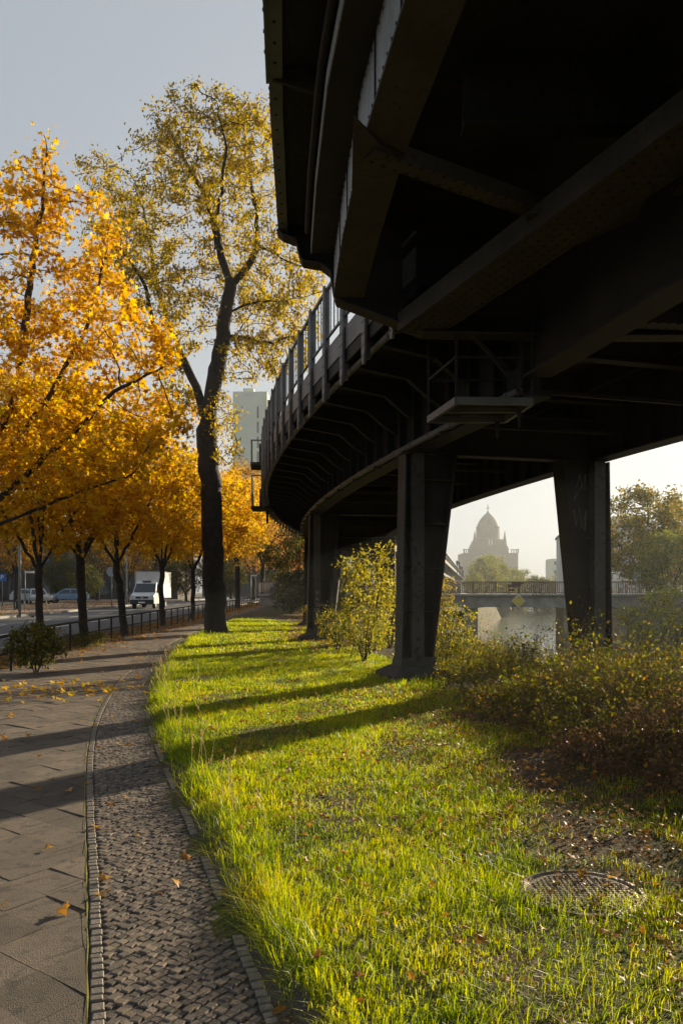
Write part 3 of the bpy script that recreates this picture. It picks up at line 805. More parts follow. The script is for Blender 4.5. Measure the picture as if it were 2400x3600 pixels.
# hanging maintenance cage on the outer side of the girder
b = MB(); zf = EZ + 2.62
A, B_, C_, D_ = (1.32, 12.1), (1.57, 10.9), (2.62, 10.95), (2.48, 12.1)
V4 = [A, B_, C_, D_]
for i in range(4):
    p, q = V4[i], V4[(i + 1) % 4]; b.beam((*p, zf), (*q, zf), .05, .10)
b.beam((1.44, 11.5, zf), (2.56, 11.5, zf), .05, .06)
cage = vb(b, 'maintenance_platform', M['rail_paint'], label='small hanging steel cage platform beside the girder')
b = MB(); b.prism([(1.36, 12.06), (1.60, 10.94), (2.58, 10.98), (2.45, 12.06)], zf + .052, zf + .07, lambda u, v, t: (u, v, t)); vb(b, 'floor_grating', M['steel'], cage)
b = MB()
for p in V4: b.beam((*p, zf + .05), (*p, zf + 1.25), .035, .035)
for z in (.6, 1.2):
    b.beam((*A, zf + z), (*B_, zf + z), .03, .03); b.beam((*B_, zf + z), (*C_, zf + z), .03, .03); b.beam((*A, zf + z), (*D_, zf + z), .03, .03)
vb(b, 'cage_rail', M['steel'], cage)
b = MB(); b.beam((1.62, 11.0, zf + 1.2), (2.5, 11.0, zf + .1), .05, .03); vb(b, 'diagonal_strut', M['steel'], cage)
for q in ((2.35, 12.0), (2.5, 11.2)):
    b = MB(); b.tube([(*q, zf - .05), (*q, zf - .30)], [.04, .02], 6); vb(b, 'hanger', M['steel'], cage)
# signal platforms on the far outer edge
for y, zb, zt, oo in ((31.5, 6.75, 7.65, -2.12), (35.5, 5.5, 6.9, -2.25)):
    b = MB(); vbox(b, y, oo + .22, zb, .9, 1.3, .12)
    pf = vb(b, 'signal_platform', M['steel'], label='small side platform on the outer edge of the viaduct')
    b = MB()
    for k in range(7):
        vbox(b, y - .6 + k * .2, oo - .2, (zb + zt) / 2, .03, .03, zt - zb)
    vbox(b, y, oo - .2, zt, .04, 1.25, .05); vbox(b, y, oo - .2, (zb + zt) / 2, .04, 1.25, .04)
    vbox(b, y - .62, oo + .1, zt, .6, .04, .05); vbox(b, y - .62, oo - .17, (zb + zt) / 2, .04, .04, zt - zb)
    vb(b, 'platform_railing', M['rail_paint'], pf)
    b = MB(); vbox(b, y + .2, oo + .2, zb + .5, .22, .3, .8); vb(b, 'signal_box', M['steel'], pf)
    b = MB(); vbox(b, y, oo + .45, zb - .35, .1, .1, .6); vb(b, 'platform_strut', M['steel'], pf)
# ------------------------------------------------------------------ trees
def ellipsoid_pts(c, r, n, shell=.35):
    v = rng.normal(size=(n, 3)); v /= np.linalg.norm(v, axis=1)[:, None]
    rad = shell + (1 - shell) * rng.random(n) ** .5
    return np.array(c) + v * rad[:, None] * np.array(r)

def grow(limbs, attr, step, infl, kill, iters=120, trop=(0, 0, .05), jit=.25):
    """space colonisation. limbs: polylines (first point joins the nearest older node)"""
    P, PA = [], []
    for li, pl in enumerate(limbs):
        pl = [np.array(p, float) for p in pl]; prev = -1
        if P:
            prev = int(np.argmin(np.linalg.norm(np.array(P) - pl[0], axis=1)))
        for i, q in enumerate(pl):
            if i == 0:
                if prev < 0: P.append(q); PA.append(-1); prev = 0
                continue
            a = P[prev] if i == 1 else pl[i - 1]
            n = max(1, int(np.linalg.norm(q - a) / step))
            for k in range(1, n + 1):
                w = (rng.normal(size=3) * step * .10) if k < n else 0
                P.append(a + (q - a) * k / n + w); PA.append(prev); prev = len(P) - 1
    P = np.array(P); PA = list(PA)
    A = np.array(attr, float)
    D = np.full(len(A), 1e9); NN = np.zeros(len(A), int)
    def upd(i0):
        nonlocal D, NN
        Q = P[i0:]
        for j0 in range(0, len(Q), 400):
            q = Q[j0:j0 + 400]
            d = np.linalg.norm(A[:, None, :] - q[None], axis=2); k = d.argmin(1); dm = d[np.arange(len(A)), k]
            m = dm < D; D[m] = dm[m]; NN[m] = i0 + j0 + k[m]
    upd(0); T = np.array(trop)
    for it in range(iters):
        keep = D > kill; A = A[keep]; D = D[keep]; NN = NN[keep]
        act = D < infl
        if not act.any(): break
        ids = NN[act]; dv = A[act] - P[ids]; dv /= np.linalg.norm(dv, axis=1)[:, None] + 1e-9
        acc = np.zeros((len(P), 3)); np.add.at(acc, ids, dv)
        u = np.unique(ids); d = acc[u]; d /= np.linalg.norm(d, axis=1)[:, None] + 1e-9
        d = d + rng.normal(size=d.shape) * jit + T; d /= np.linalg.norm(d, axis=1)[:, None]
        new = P[u] + d * step; n0 = len(P)
        P = np.concatenate([P, new]); PA += list(u); upd(n0)
        if len(P) > 16000: break
    return P, np.array(PA)

def radii(P, PA, r0, R, thin=1.0):
    n = len(P); ch = np.zeros(n, int); np.add.at(ch, PA[PA >= 0], 1)
    nt_ = max(2, int((ch == 0).sum())); e = math.log(nt_) / math.log(R / r0)
    acc = np.zeros(n)
    acc[ch == 0] = r0 ** e
    for i in range(n - 1, 0, -1):
        if PA[i] >= 0: acc[PA[i]] += acc[i]
    rr = acc ** (1 / e); rr = np.where(rr > r0 * 1.5, R * (rr / R) ** thin, rr)
    return np.maximum(rr, r0 * .8), ch

def skin(P, PA, R, flare=0.0, z0=0.0, rmin=0.0):
    n = len(P); kids = [[] for _ in range(n)]
    for i in range(n):
        if PA[i] >= 0: kids[PA[i]].append(i)
    V, F4, off = [], [], 0
    stack = [(0, None)]
    while stack:
        s, par = stack.pop()
        ch = [s]; 
        while kids[ch[-1]]:
            k = sorted(kids[ch[-1]], key=lambda j: -R[j]); ch.append(k[0])
            for j in k[1:]: stack.append((j, ch[-2]))
        pts = ([P[par]] if par is not None else []) + [P[j] for j in ch]
        rs = ([R[ch[0]]] if par is not None else []) + [R[j] for j in ch]
        if max(rs) < rmin or len(pts) < 2: continue
        pts = np.array(pts); rs = np.array(rs)
        if flare: rs = rs * (1 + flare * np.exp(-(pts[:, 2] - z0) / .35))
        m = 10 if rs[0] > .1 else (6 if rs[0] > .035 else (4 if rs[0] > .012 else 3))
        d = np.gradient(pts, axis=0); d /= np.linalg.norm(d, axis=1)[:, None] + 1e-9
        ref = np.where(np.abs(d[:, 2:3]) < .9, np.array([[0, 0, 1.]]), np.array([[1., 0, 0]]))
        ref = np.tile(ref[:1], (len(pts), 1)) if True else ref
        a = np.cross(d, ref); a /= np.linalg.norm(a, axis=1)[:, None] + 1e-9; bb = np.cross(d, a)
        th = np.arange(m) * 2 * PI / m
        ring = pts[:, None, :] + (a[:, None, :] * np.cos(th)[None, :, None] + bb[:, None, :] * np.sin(th)[None, :, None]) * rs[:, None, None]
        V.append(ring.reshape(-1, 3)); L_ = len(pts)
        i = np.arange(L_ - 1)[:, None]; k = np.arange(m)[None, :]
        F4.append(np.stack([i * m + k, i * m + (k + 1) % m, (i + 1) * m + (k + 1) % m, (i + 1) * m + k], -1).reshape(-1, 4) + off)
        off += L_ * m
    return np.concatenate(V), np.concatenate(F4)

LEAF = {}
LEAF['maple'] = np.array([(0, -.5), (.12, -.12), (.46, -.22), (.34, .05), (.50, .30), (.20, .26), (0, .62), (-.20, .26), (-.50, .30), (-.34, .05), (-.46, -.22), (-.12, -.12)])
LEAF['oval'] = np.array([(0, -.5), (.27, -.15), (.22, .2), (0, .55), (-.22, .2), (-.27, -.15)])
LEAF['diamond'] = np.array([(0, -.5), (.30, 0), (0, .55), (-.30, 0)])

def leaves(pos, axis, nrm, size, kind):
    """flat little leaves folded a bit along the midrib"""
    T = LEAF[kind]; n = len(pos)
    axis = axis / (np.linalg.norm(axis, axis=1)[:, None] + 1e-9)
    side = np.cross(axis, nrm); side /= np.linalg.norm(side, axis=1)[:, None] + 1e-9
    nn = np.cross(side, axis)
    sz = np.asarray(size).reshape(-1, 1, 1)
    V = pos[:, None, :] + (side[:, None, :] * T[None, :, 0:1] + axis[:, None, :] * T[None, :, 1:2] + nn[:, None, :] * (np.abs(T[None, :, 0:1]) * .35 - (T[None, :, 1:2] ** 2) * .25)) * sz
    k = len(T)
    return V.reshape(-1, 3), np.arange(n * k).reshape(n, k)

def crown(P, PA, R, rthr, per, spread, size, kind, droop=.5, keep=None, upn=1.0):
    idx = np.where(R < rthr)[0]
    if keep is not None: idx = idx[keep(P[idx])]
    wgt = rng.gamma(1.1, 1.0, len(idx)) * (.5 + .9 * rng.random(len(idx)))
    idx = np.repeat(idx, rng.poisson(per * wgt)); n = len(idx)
    pos = P[idx] + rng.normal(size=(n, 3)) * spread
    par = np.where(PA[idx] >= 0, PA[idx], idx); out = P[idx] - P[par]
    out = out / (np.linalg.norm(out, axis=1)[:, None] + 1e-6)
    ax_ = out * .6 + rng.normal(size=(n, 3)) * .6 + np.array([0, 0, -droop])
    nr = rng.normal(size=(n, 3)) * .75 + np.array([0, 0, upn])
    return leaves(pos, ax_, nr, size * rng.uniform(.6, 1.25, n), kind)

def tree_meshes(limbs, attr, step, infl, kill, r0, R, leafm, per, spread, size, kind, bark, rthr=.02, flare=.5, keep=None, upn=1.0, droop=.5, trop=(0, 0, .05), jit=.25, rmin=0.0, thin=1.0):
    P, PA = grow(limbs, attr, step, infl, kill, trop=trop, jit=jit)
    r, ch = radii(P, PA, r0, R, thin)
    V, F = skin(P, PA, r, flare, P[0][2], rmin)
    tm = raw_mesh('trunk', [(V, F, 0)], bark, True)
    V, F = crown(P, PA, r, rthr, per, spread, size, kind, droop, keep, upn)
    cm = raw_mesh('crown', [(V, F, 0)], leafm)
    return tm, cm

def place_tree(name, tm, cm, loc, rz=0, sc=1.0, tint=(1, 1, 1), label='', group=None, sz=None):
    r = empty(name, loc, rz, label, 'tree' if 'shrub' not in name and 'bush' not in name else 'bush', group)
    r.scale = (sc, sc, sz or sc)
    t = link('trunk', tm, r); c = link('crown', cm, r); c.color = (*tint, 1)
    return r

# --- near maple on the left edge (base just outside the frame)
B = np.array([-8.55, 17.0, hz(-8.55, 17.0)])
def W3(x, y, Y): return np.array([(x - 784) / 1829 * Y, Y, EYE + (1360 - y) / 1829 * Y])
limbs = [[(0, 0, -.2), (.05, .02, 1.6), (.25, -.1, 3.0)],
         [(.25, -.1, 3.0), W3(40, 900, 16.8) - B, W3(70, 640, 16.8) - B, W3(100, 430, 16.6) - B, W3(105, 320, 16.5) - B],
         [(.2, -.1, 2.8), W3(150, 1010, 16.4) - B, W3(260, 900, 16.2) - B, W3(380, 840, 15.8) - B],
         [(.25, -.1, 3.0), W3(120, 900, 17.5) - B, W3(200, 750, 17.6) - B, W3(240, 600, 17.6) - B],
         [(.1, 0, 2.4), (-.9, .4, 4.4), (-1.8, .8, 6.6)], [(.15, 0, 2.6), (.2, 1.5, 4.6), (.4, 2.4, 6.0)], [(.15, 0, 2.6), (.6, -1.4, 4.2), (1.0, -2.2, 5.2)],
         [(.2, -.1, 2.7), W3(180, 1130, 16.2) - B, W3(330, 1080, 15.6) - B]]
at = np.concatenate([ellipsoid_pts((.6, 0, 6.9), (3.2, 3.0, 3.2), 800), ellipsoid_pts(W3(105, 360, 16.6) - B, (.45, .5, .75), 70), ellipsoid_pts(W3(50, 480, 16.8) - B, (1.0, 1.1, 1.0), 130),
                     ellipsoid_pts(W3(195, 560, 17.2) - B, (1.15, 1.3, 1.2), 200), ellipsoid_pts(W3(325, 810, 16.2) - B, (.85, 1.2, .6), 110), ellipsoid_pts(W3(190, 1010, 16.4) - B, (1.9, 2.0, 1.1), 260),
                     ellipsoid_pts(W3(60, 1060, 16.4) - B, (1.5, 2.0, 1.0), 150), ellipsoid_pts(W3(240, 740, 16.8) - B, (1.0, 1.4, 1.0), 130), ellipsoid_pts(W3(330, 960, 16.4) - B, (.9, 1.2, .7), 100)])
tm, cm = tree_meshes(limbs, at, .19, 1.6, .38, .008, .17, M['maple_leaf'], 15, .14, .118, 'maple', M['bark'], .016, droop=.45)
place_tree('maple_tree', tm, cm, tuple(B), label='large near maple with bright orange yellow leaves filling the left edge', tint=(1.0, .94, .9))
print('near maple polys', len(cm.polygons))

# --- the tall tree with the thick dark trunk
B = np.array([-5.0, 31.7, hz(-5.0, 31.7)]); Yb = 31.7
def w(x, y, dy=0): return W3(x, y, Yb + dy) - B
limbs = [[(0, 0, -.3), w(490, 1300), w(486, 1150), w(478, 1060), w(474, 990)],
         [w(474, 990), w(488, 900), w(508, 800), w(518, 720), w(530, 655), w(508, 590), w(492, 510), w(468, 440), w(430, 380), w(395, 300, 1)],
         [w(474, 990), w(452, 890), w(425, 835), w(385, 790), w(350, 740, -1), w(335, 660, -1.5), w(300, 600, -2), w(265, 560, -2)],
         [w(518, 720), w(560, 700), w(620, 690, -1), w(660, 690, -1.5), w(700, 682, -2), w(745, 668, -2)],
         [w(530, 655), w(570, 610), w(592, 560), w(590, 480, 1), w(570, 390, 1), w(560, 290, 1)],
         [w(508, 800), w(540, 770, 2), w(580, 720, 3), w(610, 640, 3)],
         [w(492, 510), w(510, 430, -1.5), w(520, 340, -2), w(500, 260, -2)],
         [w(425, 835), w(370, 700, 2), w(350, 590, 2.5), w(330, 480, 2.5), w(300, 400, 2)],
         [w(592, 560), w(640, 590, -1), w(690, 610, -1), w(730, 620, -1)],
         [w(474, 1050), w(510, 1050, -.5), w(540, 1035, -.8)], [w(474, 1050), w(440, 1060, .5), w(425, 1040, .8)],
         [w(514, 770), w(570, 775), w(630, 790, -.5), w(690, 765, -1)], [w(470, 960), w(430, 925, -1), w(400, 945, -1.5)]]
at = np.concatenate([ellipsoid_pts(w(480, 330), (2.6, 3.0, 2.0), 520, .2), ellipsoid_pts(w(380, 350), (1.6, 2.0, 1.4), 200, .2), ellipsoid_pts(w(590, 360), (1.7, 2.6, 2.2), 300, .2), ellipsoid_pts(w(570, 280), (1.2, 1.5, .9), 130, .2),
                     ellipsoid_pts(w(450, 500), (2.6, 3, 1.8), 360), ellipsoid_pts(w(290, 480, 1), (1.9, 2.2, 1.8), 280, .2), ellipsoid_pts(w(225, 400, 1), (1.1, 1.4, .8), 80, .2), ellipsoid_pts(w(330, 640, -1), (1.7, 2.2, 2.0), 300, .2),
                     ellipsoid_pts(w(640, 560, -1), (1.7, 2.0, 1.4), 220), ellipsoid_pts(w(690, 640, -1), (1.1, 1.4, .8), 130), ellipsoid_pts(w(640, 760), (1.5, 2.2, 1.3), 260, .2), ellipsoid_pts(w(590, 820), (1.5, 2, 1.0), 220, .2), ellipsoid_pts(w(650, 830), (1.0, 1.5, .7), 120, .2),
                     ellipsoid_pts(w(690, 740), (1.0, 1.6, .9), 130, .2), ellipsoid_pts(w(610, 690, 1), (1.2, 1.6, 1.0), 130, .2), ellipsoid_pts(w(240, 560, 0), (1.1, 1.6, 1.2), 130, .2), ellipsoid_pts(w(420, 720), (1.3, 2, 1.6), 160), ellipsoid_pts(w(520, 600, 2), (1.5, 1.5, 2.0), 130), ellipsoid_pts(w(520, 960, -.6), (.75, .9, 1.1), 130), ellipsoid_pts(w(545, 1040, -.6), (.55, .6, .6), 60), ellipsoid_pts(w(400, 900), (1.0, 1.4, 1.0), 110)])
tm, cm = tree_meshes(limbs, at, .27, 2.2, .42, .013, .42, M['lime_leaf'], 15, .14, .135, 'oval', M['bark_pale'], .022, flare=.35, droop=.9, thin=1.32)
place_tree('tall_tree', tm, cm, tuple(B), label='tallest tree with thick dark trunk and sparse olive yellow crown at the lawn edge')
print('tall tree polys', len(cm.polygons))

# --- prototypes
def proto_round(h, zc, rx, rz, trunk_h, R, n, step, per, size, kind, leafm, bark, spread=.16, kill=.45, lean=0, shell=.35, rthr=.018, multi=4, r0=.006):
    top = (lean, 0, trunk_h)
    limbs = [[(0, 0, -.3), (lean * .5, .03, trunk_h * .5), top]]
    for k in range(multi):
        a = k * 2 * PI / multi + rng.uniform(-.4, .4)
        limbs.append([top, (lean + math.cos(a) * rx * .3, math.sin(a) * rx * .3, trunk_h + (zc - trunk_h) * .6), (lean + math.cos(a) * rx * .6, math.sin(a) * rx * .6, zc + rz * rng.uniform(-.1, .5))])
    limbs.append([top, (lean, 0, zc), (lean * 1.3, .1, zc + rz * .7)])
    at = [ellipsoid_pts((lean, 0, zc), (rx, rx, rz), n, shell)]
    for k in range(7):
        a = rng.uniform(0, 2 * PI); e = rng.uniform(-.3, 1.2)
        c = (lean + math.cos(a) * math.cos(e) * rx * .85, math.sin(a) * math.cos(e) * rx * .85, zc + math.sin(e) * rz * .85)
        at.append(ellipsoid_pts(c, (rx * .35,) * 2 + (rz * .3,), n // 9, .1))
    return tree_meshes(limbs, np.concatenate(at), step, step * 9, kill, r0, R, leafm, per, spread, size, kind, bark, rthr)
MA = proto_round(8, 5.5, 3.4, 2.5, 2.5, .115, 860, .22, 13, .145, 'maple', M['maple_leaf'], M['bark'], spread=.17, kill=.42, rthr=.017)
MB2 = proto_round(8, 5.8, 3.5, 2.7, 2.7, .14, 900, .22, 13, .145, 'maple', M['maple_leaf'], M['bark'], lean=-.35, spread=.17, kill=.44, rthr=.017)
TA = proto_round(14, 8.6, 4.2, 4.6, 3.6, .22, 900, .34, 9, .24, 'oval', M['far_leaf'], M['bark'], spread=.26, kill=.62, rthr=.02)
TB = proto_round(13, 7.8, 4.6, 4.3, 2.8, .25, 800, .38, 9, .28, 'oval', M['far_leaf'], M['bark'], spread=.3, kill=.7, rthr=.022, shell=.2)
TC = proto_round(9, 4.6, 3.7, 3.9, 1.0, .2, 520, .36, 15, .27, 'diamond', M['green_leaf'], M['bark'], spread=.30, kill=.62, rthr=.03, r0=.012)
print('protos', [len(c.polygons) for _, c in (MA, MB2, TA, TB, TC)])

row = [(-8.80, 23.2, MA, 0.4, .95, 'slender maple behind the railing, first of the street row'),
       (-8.50, 26.4, MB2, 1.5, 1.02, 'maple with the straight stout trunk, second of the street row'),
       (-8.45, 31.2, MB2, 0.1, 1.0, 'maple with a leaning trunk, third of the street row'),
       (-8.55, 38.0, MA, 2.3, 1.08, 'maple in front of the white truck'),
       (-8.50, 45.5, MA, 4.0, 1.1, 'maple just left of the thick trunk, right of the truck'),
       (-8.5, 55, MB2, 5.0, 1.15, 'maple hidden mostly behind the thick tall trunk')]
for x, y, pr, rz, sc, lb in row:
    place_tree('maple_tree', pr[0], pr[1], (x, y, hz(x, y)), rz, sc, (1, rng.uniform(.92, 1.05), 1), lb, 'yellow maples along the street')
more = [(-8.6, 66, TA, .5, .95, (1.25, 1.15, .9), 'bright yellow tree just right of the thick trunk'),
        (-8.3, 84, TA, 2.0, 1.1, (1.3, 1.0, .8), 'golden tree second right of the thick trunk'),
        (-6.6, 97, TB, 3.3, 1.0, (1.4, .72, .6), 'orange tree beside the viaduct at the end of the footpath'),
        (-3.8, 72, TC, 1.1, .95, (.55, .5, .6), 'dark green tree close against the viaduct columns'),
        (-13, 118, TB, 0.2, 1.15, (1.1, .9, .8), 'amber tree at the far end of the street')]
for x, y, pr, rz, sc, tint, lb in more:
    place_tree('street_tree', pr[0], pr[1], (x, y, hz(x, y)), rz, sc, tint, lb, 'trees at the far end of the footpath')
k = 0
for x, y, pr, sc, tint, lb in [(-22, 82, TB, .8, (.8, .75, .7), 'dim tree on the far pavement behind the truck'), (-24.5, 60, TA, .75, (1, .85, .7), 'yellow tree on the far pavement at the left edge'),
                               (-30, 98, TB, 1.0, (.6, .6, .6), 'dark tree behind the parked silver car'), (-38, 92, TB, 1.0, (.7, .65, .6), 'dark tree at the far left behind the parked cars'),
                               (-24, 112, TB, 1.1, (.6, .62, .6), 'dark tree across the street left of the truck'), (-18, 130, TB, 1.2, (.65, .62, .6), 'dark tree across the street above the truck'),
                               (-46, 108, TB, 1.2, (.6, .55, .5), 'dark tree at the far left in front of the long building'), (-9, 150, TB, 1.3, (.8, .7, .6), 'brown tree closing the end of the street'),
                               (-1.5, 118, TC, 1.5, (.8, .75, .8), 'dark bushy tree under the far viaduct'), (-14, 96, TC, .7, (.55, .5, .6), 'low dark bush on the far kerb behind the truck'),
                               (-27, 84, TC, .5, (.5, .5, .6), 'low dark hedge bush between the parked cars'), (-19.5, 100, TC, .8, (.55, .5, .5), 'dark bush across the street right of the blue car'), (-35, 100, TC, .7, (.6, .55, .5), 'dark bush behind the blue car')]:
    k += 1
    place_tree('background_tree', pr[0], pr[1], (x, y, hz(x, y)), k * 1.3, sc, tint, lb, 'dim trees across the street')
# right bank and beyond the bridge
for x, y, pr, sc, tint, lb in [(30.0, 78, TC, 1.36, (1.3, 1.0, .6), 'tall olive tree on the right bank behind the street lamps'), (36, 86, TC, 1.3, (1.3, 1.0, .7), 'olive tree at the right edge beyond the bridge'),
                               (33, 72, TC, .9, (1.9, 1.2, .7), 'rusty yellow tree at the right edge above the bridge'), (29.5, 95, TC, 1.0, (1.5, 1.1, .7), 'hazy olive tree right of the nearest right column')]:  # tints: olive gold leaves, with bank mist painted into the colour
    k += 1
    place_tree('bank_tree', pr[0], pr[1], (x, y, hz(x, y)), k * 1.1, sc, tint, lb, 'trees on the right canal bank')
for x, y, pr, sc, tint, lb in [(24.4, 60, TC, .82, (1.7, 1.6, .9), 'yellow green bush hanging over the right bank by the bridge'), (27, 66, TC, .75, (1.1, 1.1, .9), 'green bush at the right edge in front of the bridge'), (25.5, 50, TC, .42, (1.0, 1.0, .9), 'low green bush on the right bank at the right edge')]:
    k += 1
    place_tree('bank_bush', pr[0], pr[1], (x, y, hz(x, y)), k * 1.1, sc, tint, lb, 'bushes on the right canal bank')
for x, y, sc, lb in ((2.2, 60, .46, 'hazy green bush under the viaduct beyond the yellow shrub'), (4.6, 62, .5, 'hazy green bush between viaduct and bridge end'), (.4, 57, .36, 'low green bush beside the fourth viaduct column')):
    place_tree('bank_bush', TC[0], TC[1], (x, y, hz(x, y)), x * 2, sc, (1.3, 1.3, .8), lb)
for i, (x, y, sc) in enumerate([(47, 262, 1.1), (58, 270, 1.15), (45, 238, .95), (66, 262, 1.1), (75, 268, 1.1), (40, 222, .85), (80, 300, 1.05), (58, 310, 1.15), (70, 310, 1.1), (90, 300, 1.15), (101, 290, 1.0), (33, 200, .5), (53, 240, .95), (56, 215, .8), (50, 205, .75)]):
    nm = ['round', 'broad', 'low', 'tall', 'bushy'][i % 5]
    place_tree('far_tree', TC[0], TC[1], (x, y, hz(x, y)), i * 1.7, sc * (1.22 + .22 * (i % 3)), (1.2, 1.15, .9) if i % 3 else (1.7, 1.3, .8), 'hazy tree in the far bank row below the domed church', 'hazy trees below the church')
# ------------------------------------------------------------------ bridge over the canal
BR = Vector((8.0, 73.0, 0)); bd = Vector((1, -.17, 0)).normalized(); bn = Vector((bd.y, -bd.x, 0))      # bn points towards the viewer
def bp(s, t, z): return BR + bd * s + bn * t + Vector((0, 0, z))
BRG = empty('canal_bridge', tuple(BR), 0, 'low concrete road bridge with brown bar railing across the misty canal', 'bridge')
def bb(mb, name, m, parent=BRG, **k): return mb.build(name, m, parent, BR, **k)
DT = 1.62
b = MB()
prof = [(-9, .42), (4.0, .42), (4.6, .30), (5.2, .26)]
prof = [(-14, .5), (2.6, .5), (3.4, .42), (3.6, .30)]
# girder with haunches at the piers, cut as a side profile and given the bridge's full width
def soff(s):
    d = min(abs(s - 3.8), abs(s - 12.6), abs(s - 19.5) if False else 99)
    return .44 - (.16 * max(0, 1 - d / 1.3))
ss = list(np.arange(-16, 34.1, .4))
poly = [(s, DT - .17) for s in ss] + [(s, soff(s)) for s in reversed(ss)]
b.prism(poly, 0, 8.0, lambda u, v, t: bp(u, -t, v)); bb(b, 'girder', M['concrete_dark'])
b = MB(); b.prism([(-16, DT - .17), (34, DT - .17), (34, DT), (-16, DT)], -.35, 8.35, lambda u, v, t: bp(u, -t, v)); bb(b, 'deck', M['concrete'], bevel=.02)
for s in (3.8, 12.6):
    b = MB()
    b.prism([(s - .62, -4.5), (s + .62, -4.5), (s + .62, .44), (s - .62, .44)], .4, 7.6, lambda u, v, t: bp(u, -t, v)); bb(b, 'pier', M['concrete_dark'], bevel=.05)
for s in (17.2, 18.6):
    b = MB(); b.prism([(s - .35, -4.5), (s + .35, -4.5), (s + .35, .5), (s - .35, .5)], .4, 7.6, lambda u, v, t: bp(u, -t, v)); bb(b, 'pier', M['concrete_dark'], bevel=.05)
b = MB(); b.prism([(19.6, -4.5), (34, -4.5), (34, .48), (19.6, .48)], 1.2, 7.0, lambda u, v, t: bp(u, -t, v)); bb(b, 'abutment', M['concrete_dark'])
for t in (-.2, 8.2):
    b = MB(); b.beam(bp(-16, -t, DT + 1.10), bp(34, -t, DT + 1.10), .06, .06); b.beam(bp(-16, -t, DT + .12), bp(34, -t, DT + .12), .04, .04)
    for s in np.arange(-16, 34, 2.0): p = bp(s, -t, DT + .55); b.box(p, (.07, .07, 1.1), rz=math.atan2(bd.y, bd.x))
    rl = bb(b, 'railing', M['rust_rail'])
    b = MB()
    for s in np.arange(-16, 34, .17): p = bp(s, -t, DT + .6); b.box(p, (.042, .042, .96), rz=math.atan2(bd.y, bd.x))
    bb(b, 'bars', M['rust_rail'], rl)
g = text_mesh('KASTRO\u00b7KAZUYO', .34, M['graffiti_dark'], bp(10.6, .365, DT - .08), bd, BRG, BR)
# signs on the bridge
c = bp(8.0, .40, DT - .62)
sg = empty('diamond_sign', tuple(c), math.atan2(bd.y, bd.x), 'yellow diamond shaped navigation sign hanging on the bridge side', 'sign')
b = MB(); q = .62
b.prism([(0, -q), (q, 0), (0, q), (-q, 0)], -.02, .02, lambda u, v, t: (u, t, v)); b.build('backing', M['white_sign'], sg)
b = MB(); q = .56
b.prism([(0, -q), (q, 0), (0, q), (-q, 0)], -.03, -.021, lambda u, v, t: (u, t, v)); b.build('face', M['yellow_sign'], sg)
b = MB()
for u, v in ((-.02, .36), (.05, .28), (.09, .22)): b.box((u, -.033, v), (.06, .004, .07))
b.build('marks', M['steel2'], sg)
c = bp(7.7, .12, DT + .62)
sg = empty('direction_board', tuple(c), math.atan2(bd.y, bd.x), 'dark stepped sign boards on the bridge railing above the yellow diamond', 'sign')
for u, v, wd, hh in ((.25, .38, 1.15, .22), (-.15, .10, 1.0, .26), (-.30, -.26, .5, .2), (.1, .2, .9, .2)):
    b = MB(); b.box((u, -.03 - .008 * (hh * 10 % 3), v), (wd, .04, hh)); b.build('board', M['rust_rail'], sg)
b = MB(); b.box((-.5, .02, -.1), (.05, .05, 1.1)); b.box((.4, .02, -.1), (.05, .05, 1.1)); b.build('bracket', M['rust_rail'], sg)
# traffic sign, railing of the landing and graffitied wall on the right bank
def pole_lamp(x, y, h, lb, arm=.9):
    r = empty('street_lamp', (x, y, hz(x, y)), 0, lb, 'street lamp', 'street lamps on the right bank')
    b = MB(); b.tube([(0, 0, -.3), (0, 0, h * .5), (0, 0, h)], [.09, .07, .05], 8); b.build('pole', M['pole'], r, smooth=True)
    b = MB(); b.lathe([(.05, h), (.10, h + .04), (.12, h + .12), (.30, h + .22), (.34, h + .30), (.25, h + .42), (.10, h + .50), (.02, h + .52)], 12); b.build('lantern', M['white_sign'], r, smooth=True)
    return r
pole_lamp(29.6, 77, 6.7, 'taller street lamp with a white head right of the viaduct column')
pole_lamp(28.6, 80, 5.9, 'shorter dim street lamp left of the taller one')
c = Vector((25.6, 69.0, DT))
sg = empty('small_bridge_sign', tuple(c), 0, 'small square white sign on a post above the right end of the bridge', 'sign')
b = MB(); b.box((0, 0, 1.0), (.06, .06, 2.0)); b.build('post', M['pole'], sg)
b = MB(); b.box((0, -.04, 1.55), (.62, .03, .62)); b.build('panel', M['white_sign'], sg)
b = MB(); b.tube([(.2 * math.cos(a), -.06, 1.55 + .2 * math.sin(a)) for a in np.linspace(.6, 2 * PI - .2, 12)], .03, 5); b.build('symbol', M['graffiti_dark'], sg)
WL = Vector((23.2, 62.0, 0)); wr = empty('embankment_wall', tuple(WL), .1, 'grey concrete wall with white and blue graffiti on the right bank under the bridge', 'wall')
b = MB(); b.box((3.2, 0, -1.6), (8, .4, 3.6)); b.build('wall', M['concrete_dark'], wr, bevel=.03)
b = MB()
for i in range(9):
    pts = [(.9 + i * .34 + .22 * math.cos(a + i), -.215, -.85 + .34 * math.sin(a * (1.5 + (i % 3) * .4))) for a in np.linspace(0, 5.5, 9)]
    b.tube(pts, .06, 5)
b.build('graffiti', M['graffiti_white'], wr)
b = MB(); b.tube([(-3.5, 0, .9), (3.0, -.2, -.6), (8, -.2, -1.2)], .05, 6)
for x, z in ((-3.4, .9), (-1, .35), (1.4, -.2)): b.tube([(x, -.05, z), (x, -.05, z - 2.4)], .04, 6)
b.build('handrail', M['rust_rail'], wr)

